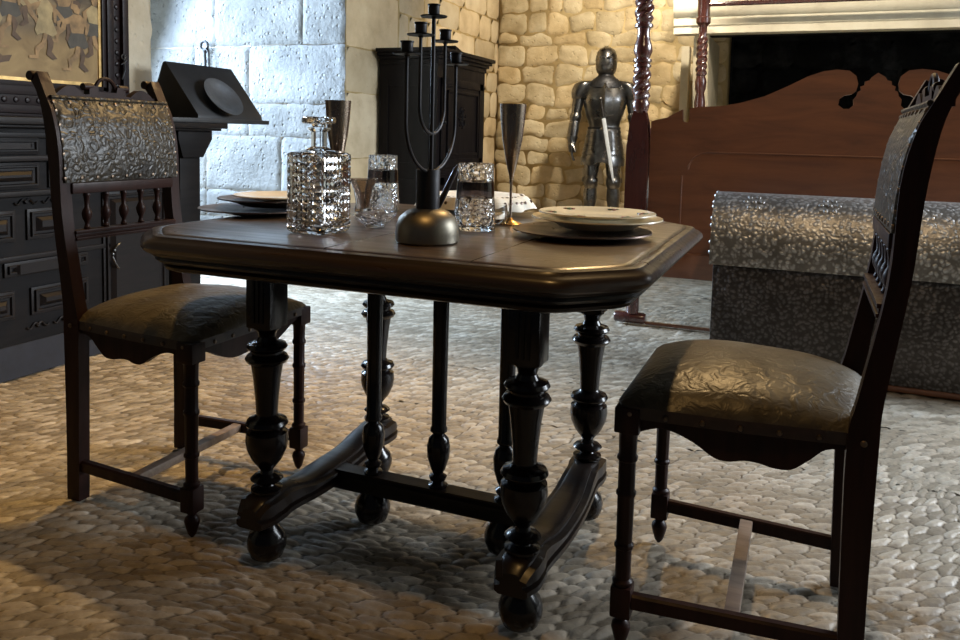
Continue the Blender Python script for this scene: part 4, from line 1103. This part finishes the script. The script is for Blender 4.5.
# sword hanging at the front of the armour
sw = thing('sword', 'bright steel sword hanging aslant in front of the armour', 'sword', (-1.80, 7.40, 1.20))
A_ = Vector((-.02, 0, .13)); B_ = Vector((.135, -.03, -.64)); d = (B_-A_).normalized(); sd = Vector((d.z, 0, -d.x)).normalized(); nn = d.cross(sd)
bm = BM()
def sq(c, w_, t_): return [tuple(c+sd*w_), tuple(c+nn*t_), tuple(c-sd*w_), tuple(c-nn*t_)]
loft(bm, [sq(A_+d*.16, .019, .005), sq(A_+d*.6, .016, .004), sq(B_-d*.05, .011, .003), sq(B_, .001, .001)]); obj('blade', bm, 'blade', sw)
bm = BM(); tube(bm, [A_+d*.155-sd*.095, A_+d*.16, A_+d*.155+sd*.095], [.007, .009, .007], 8); obj('crossguard', bm, 'steel', sw)
bm = BM(); tube(bm, [A_, A_+d*.08, A_+d*.155], [.012, .014, .012], 10); obj('grip', bm, 'black_leather', sw)
bm = BM(); lathe(bm, [(0, -.02), (.014, -.014), (.02, 0), (.014, .014), (0, .02)], tuple(A_-d*.015), 14); obj('pommel', bm, 'steel', sw)

# ------------------------------------------------------------ things on the table
Z = .7651
# candelabrum
cn = thing('candelabrum', 'tall black iron five-cup candelabrum on a squat metal base near the table front', 'candelabrum', (-.713, 1.462, Z))
bm = BM(); lathe(bm, [(0, 0), (.062, 0), (.0655, .004), (.066, .020), (.064, .036), (.057, .052), (.044, .064), (.030, .070), (0, .071)], seg=48); obj('base', bm, 'pewter', cn)
bm = BM(); lathe(bm, [(.0, .066), (.024, .066), (.0245, .148), (.0235, .150), (.018, .150), (.017, .140), (0, .140)], seg=32); obj('socket', bm, 'iron', cn)
TOPZ = .457
bm = BM(); tube(bm, [(.006, 0, .14), (.006, 0, .30), (.006, 0, TOPZ-.005)], .0042, 10); obj('stem', bm, 'iron', cn)
phi = math.radians(67); 
# candelabrum arms: plane swung away from the viewer; world axis of the plane
cdir = Vector((math.cos(phi)*math.cos(TH)+math.sin(phi)*math.sin(TH), -math.cos(phi)*math.sin(TH)*-1*-1+math.sin(phi)*math.cos(TH), 0))
vx = Vector((math.cos(TH), -math.sin(TH), 0)); vy = Vector((math.sin(TH), math.cos(TH), 0)); cdir = vx*math.cos(phi)+vy*math.sin(phi)
def cup(parent, p):
    bm = BM(); lathe(bm, [(.004, -.006), (.006, -.003), (.0265, -.0015), (.0275, .0008), (.008, .001), (.0108, .003), (.0115, .005), (.0115, .020), (.0132, .0215), (.0132, .0235), (.010, .0235), (.0095, .008), (0, .007)], p, 26)
    obj('candle_cup', bm, 'iron', parent)
for rad, zb, zt in ((.055, .222, .414), (.110, .145, .372)):
    bm = BM(); P_ = []
    for i in range(25):
        a = PI+PI*i/24; P_.append(Vector((.006, 0, 0))+cdir*rad*math.cos(a)+Vector((0, 0, zb+ (rad if rad < .1 else .100)*(1+math.sin(a)))))
    P_ = [P_[0]+Vector((0, 0, zt-P_[0].z))]+P_+[P_[-1]+Vector((0, 0, zt-P_[-1].z))]
    tube(bm, P_, .0036, 8); obj('arm', bm, 'iron', cn)
    for s in (-1, 1): cup(cn, tuple(Vector((.006, 0, zt))+cdir*rad*s))
cup(cn, (.006, 0, TOPZ))

# cut-glass decanter
dc = thing('decanter', 'square cut-glass decanter with rows of studs and a glass stopper', 'decanter', (-.985, 1.475, Z), math.radians(-6))
def stud_body(bm, w_, z0_, z1_, n, m_, out):
    c = .012; cw = (2*(w_-c))/n; ch_ = (z1_-z0_)/m_
    for f_ in range(4):
        Rm = Matrix.Rotation(f_*PI/2, 4, 'Z'); pts = {}
        for i in range(n+1):
            for j in range(m_+1): pts[i, j] = bm.verts.new(Rm @ Vector((-(w_-c)+i*cw, -w_, z0_+j*ch_)))
        for i in range(n):
            for j in range(m_):
                p = bm.verts.new(Rm @ Vector((-(w_-c)+(i+.5)*cw, -w_-out, z0_+(j+.5)*ch_)))
                q = [pts[i, j], pts[i+1, j], pts[i+1, j+1], pts[i, j+1]]
                for k_ in range(4): bm.faces.new((q[k_], q[(k_+1) % 4], p))
        R2 = Matrix.Rotation((f_+1)*PI/2, 4, 'Z')
        for j in range(m_):
            a_ = pts[n, j].co; b_ = pts[n, j+1].co
            c_ = R2 @ Vector((-(w_-c), -w_, z0_+(j+1)*ch_)); d_ = R2 @ Vector((-(w_-c), -w_, z0_+j*ch_))
            bm.faces.new([bm.verts.new(v) for v in (a_, d_, c_, b_)])
    def ringz(wi, z, cc): return [Rm_ @ Vector(v) for f_ in range(4) for Rm_ in (Matrix.Rotation(f_*PI/2, 4, 'Z'),) for v in ((-(wi-cc), -wi, z), ((wi-cc), -wi, z))]
    loft(bm, [ringz(w_-.006, z0_-.012, .012), ringz(w_, z0_-.005, c), ringz(w_, z0_, c)], cap=False)
    bm.faces.new([bm.verts.new(v) for v in ringz(w_-.006, z0_-.012, .012)[::-1]])
    # shoulder to neck
    def blend(t, z):
        R1 = ringz(w_, z1_, c); out_ = []
        for v in R1:
            a_ = math.atan2(v.y, v.x); r_ = .017
            out_.append(Vector((v.x*(1-t)+r_*math.cos(a_)*t, v.y*(1-t)+r_*math.sin(a_)*t, z)))
        return out_
    loft(bm, [ringz(w_, z1_, c), blend(.15, z1_+.004), blend(.75, z1_+.009), blend(1, z1_+.016), blend(1, z1_+.048), blend(.85, z1_+.054), blend(.85, z1_+.058)], cap=False)
    bm.faces.new([bm.verts.new(v) for v in blend(.85, z1_+.058)])
bm = BM(); stud_body(bm, .054, .014, .172, 6, 9, .0065)
bmesh.ops.remove_doubles(bm, verts=bm.verts[:], dist=.0002)
bd_ = obj('bottle', bm, 'glass', dc, ang=5)
bm = BM(); box(bm, -.046, .046, -.046, .046, .022, .170, .006)
for f in bm.faces: f.normal_flip()
inner = obj('inner_wall', bm, 'glass', dc, recalc=False)
bm = BM(); lathe(bm, [(0, .2305), (.014, .2305), (.016, .236), (.034, .238), (.037, .241), (.037, .250), (.034, .253), (0, .253)], seg=8); obj('stopper', bm, 'cutglass', dc, ang=20)

def goblet(loc, label):
    t = thing('goblet', label, 'goblet', loc)
    bm = BM(); lathe(bm, [(.0, .118), (.006, .122), (.012, .145), (.018, .175), (.025, .212), (.030, .257), (.033, .300), (.0322, .300), (.029, .257), (.024, .212), (.017, .175), (.009, .148), (0, .145)], seg=36); obj('cup', bm, 'bronze', t)
    bm = BM(); lathe(bm, [(.0035, .014), (.003, .05), (.0035, .10), (.005, .115), (.006, .123)], seg=16); obj('stem', bm, 'bronze', t)
    bm = BM(); lathe(bm, [(0, 0), (.030, 0), (.031, .002), (.022, .006), (.010, .010), (.006, .016), (0, .018)], seg=32); obj('foot', bm, 'brass', t)
    return t
g1 = goblet((-.682, 1.872, Z), 'tall horn-coloured goblet with brass foot behind the right glass tumbler')
g2 = copy_tree(g1); g2.location = (-1.107, 1.742, Z); g2['label'] = 'tall horn-coloured goblet rising behind the glass decanter'
g1['group'] = g2['group'] = 'horn-coloured goblets'

def tumbler(loc, label, s=1.0):
    t = thing('tumbler', label, 'tumbler', loc)
    bm = BM(); lathe(bm, [(0, 0), (.047, 0), (.049, .003), (.0475, .050), (.0455, .076), (.0415, .078), (.042, .014), (.030, .010), (0, .009)], seg=40); obj('cut_base', bm, 'cutglass', t)
    bm = BM(); lathe(bm, [(.0412, .0785), (.0452, .0785), (.0432, .113), (.0392, .113)], seg=40); obj('refraction_band', bm, 'band', t)['label'] = 'plain glass band tinted dark for the cabinet refracted in it'
    bm = BM(); lathe(bm, [(.0390, .1135), (.0430, .1135), (.0415, .155), (.0400, .156), (.0385, .155)], seg=40); obj('rim', bm, 'cutglass', t)
    # lift the solid discs out of the rings so that the vessel is hollow
    for o_ in t.children:
        if o_.name.startswith(('refraction_band', 'rim')):
            me = o_.data; b3 = bmesh.new(); b3.from_mesh(me)
            ng = [f for f in b3.faces if len(f.verts) > 6]; tops = []
            for f in ng: tops.append([v for v in f.verts])
            bmesh.ops.delete(b3, geom=ng, context='FACES_ONLY')
            b3.verts.ensure_lookup_table()
            A_, B_ = tops[0], tops[1]
            bA = sorted(A_, key=lambda v: math.atan2(v.co.y, v.co.x)); bB = sorted(B_, key=lambda v: math.atan2(v.co.y, v.co.x))
            for i in range(len(bA)):
                j = (i+1) % len(bA)
                try: b3.faces.new((bA[i], bA[j], bB[j], bB[i]))
                except ValueError: pass
            bmesh.ops.recalc_face_normals(b3, faces=b3.faces[:]); b3.to_mesh(me); b3.free()
    return t
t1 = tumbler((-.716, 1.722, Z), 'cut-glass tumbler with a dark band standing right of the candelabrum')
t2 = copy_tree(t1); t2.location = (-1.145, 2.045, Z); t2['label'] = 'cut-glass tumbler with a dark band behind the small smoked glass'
t1['group'] = t2['group'] = 'banded glass tumblers'

bm = BM(); lathe(bm, [(0, 0), (.022, 0), (.024, .006), (.020, .030), (.026, .062), (.036, .088), (.041, .094), (.038, .092), (.032, .082), (.021, .060), (.014, .030), (.012, .012), (0, .010)], seg=36)
o = obj('smoked_glass', bm, 'smoke'); o.location = (-1.128, 1.905, Z); tag(o, 'small flared smoked-glass cup between decanter and candelabrum', 'glass')
bm = BM(); lathe(bm, [(0, 0), (.030, 0), (.037, .012), (.038, .040), (.031, .066), (.028, .066), (.033, .040), (.032, .014), (0, .010)], seg=12)
o = obj('crystal_glass', bm, 'cutglass', ang=10); o.location = (-1.052, 1.895, Z); tag(o, 'small rounded crystal glass behind the shallow crystal dish', 'glass')
bm = BM()
lathe(bm, [(0, 0), (.022, 0), (.026, .006), (.042, .018), (.052, .032), (.049, .032), (.038, .020), (.020, .009), (0, .008)], seg=24, twist=lambda a, z: 1+.07*math.cos(a*8)*(z/.03))
o = obj('crystal_dish', bm, 'cutglass', ang=10); o.location = (-.935, 1.635, Z); tag(o, 'shallow scalloped crystal dish between decanter and candelabrum', 'dish')
bm = BM(); lathe(bm, [(0, 0), (.024, 0), (.034, .012), (.036, .035), (.034, .048), (.032, .048), (.033, .034), (.030, .014), (0, .006)], seg=32)
o = obj('glass_bowl', bm, 'glass'); o.location = (-.725, 1.865, Z); tag(o, 'little clear glass bowl beside the foot of the right goblet', 'bowl')

# lace-edged dish on dark stand
ld = thing('lace_dish', 'white lace-edged dish on a dark stand at the back of the table', 'dish', (-.872, 2.10, Z))
bm = BM(); n = 96; R_ = []
def lring(r, z, am, zz=0): return [((r+am*math.cos(k*2*PI/n*16))*math.cos(2*PI*k/n)*1.0, (r+am*math.cos(k*2*PI/n*16))*math.sin(2*PI*k/n), z+zz*math.cos(k*2*PI/n*8)) for k in range(n)]
loft(bm, [lring(.02, .040, 0), lring(.08, .042, 0), lring(.12, .050, .001, .002), lring(.145, .046, .002, .002), lring(.158, .034, .003, .002), lring(.168, .018, .006, .003), lring(.171, .018, .006, .003), lring(.161, .036, .003, .002), lring(.147, .050, .002, .002), lring(.12, .054, 0), lring(.08, .047, 0), lring(.02, .045, 0)])
obj('lace_rim', bm, 'lace', ld)
bm = BM()
for k in range(48):
    a = 2*PI*k/48; lathe(bm, [(0, -.001), (.0045, 0), (.0045, .002), (0, .003)], (0, 0, 0), 8, mat=Matrix.Translation((.1595*math.cos(a), .1595*math.sin(a), .037)) @ Matrix.Rotation(a, 4, 'Z') @ Matrix.Rotation(math.radians(60), 4, 'Y'))
    lathe(bm, [(0, -.001), (.005, 0), (.005, .002), (0, .003)], (.132*math.cos(a+.06), .132*math.sin(a+.06), .0505), 8)
obj('eyelets', bm, 'charger', ld)
bm = BM(); lathe(bm, [(0, 0), (.06, 0), (.062, .006), (.03, .012), (.022, .025), (.035, .036), (.085, .040), (.085, .0425), (0, .042)], seg=36); obj('stand', bm, 'charger', ld)

# dark rod leaning on the tumbler
bm = BM(); tube(bm, [(0, 0, .007), (.020, .030, .070), (.0405, .058, .135)], [.0055, .0075, .0065], 10)
tube(bm, [(.0405, .058, .135), (.0445, .0635, .148)], [.0075, .003], 10)
o = obj('dark_rod', bm, 'iron'); o.location = (-.820, 1.690, Z+.0005); tag(o, 'slim dark rod leaning between candelabrum and right glass tumbler', 'rod')

def plate(name, r, h, loc, mat, label, group=None, under=None, sprig=False):
    t = thing(name, label, 'plate', loc, 0, group)
    bm = BM(); lathe(bm, [(0, .0), (r*.52, .0), (r*.58, .003), (r*.66, h*.5), (r*.96, h), (r, h+.001), (r*.995, h+.004), (r*.95, h+.003), (r*.66, h*.5+.004), (r*.56, .006), (0, .005)], seg=64)
    b = obj('plate_body', bm, mat, t)
    if sprig:
        bm = BM()
        for k in range(6):
            a = k*PI/3+.4; c = Vector((r*.80*math.cos(a), r*.80*math.sin(a), h*.76+.0042))
            for q in range(5):
                b_ = a+q*1.26; v = c+Vector((math.cos(b_)*.009, math.sin(b_)*.009, 0))
                lathe(bm, [(.006, -.003), (.006, .0005), (0, .001)], tuple(v), 6, mi=q % 2)
        obj('painted_sprigs', bm, ['greenp', 'redp'], t)
    return t
# right setting
PRX, PRY = -.444, 1.812
plate('charger_plate', .155, .012, (PRX-.016, PRY-.075, Z), 'charger', 'dark charger plate under the white plates at the right setting')
plate('dinner_plate', .150, .022, (PRX+.002, PRY-.014, Z+.0150), 'china', 'larger cream plate in the stack at the right setting')
plate('flowered_plate', .134, .010, (PRX+.002, PRY-.014, Z+.0385), 'china', 'flower-painted cream plate on top of the right stack', sprig=True)
# left setting
PLX, PLY = -1.345, 1.93
plate('charger_plate', .150, .012, (-1.345, 1.725, Z), 'charger', 'dark charger plate at the left edge of the table')
plate('dark_plate', .140, .018, (-1.345, 1.785, Z+.0165), 'charger', 'dark plate under the yellowish plate left of the decanter')
plate('cream_plate', .125, .012, (-1.325, 1.80, Z+.031), 'china', 'yellowish cream plate on top of the left stack, beside the decanter')
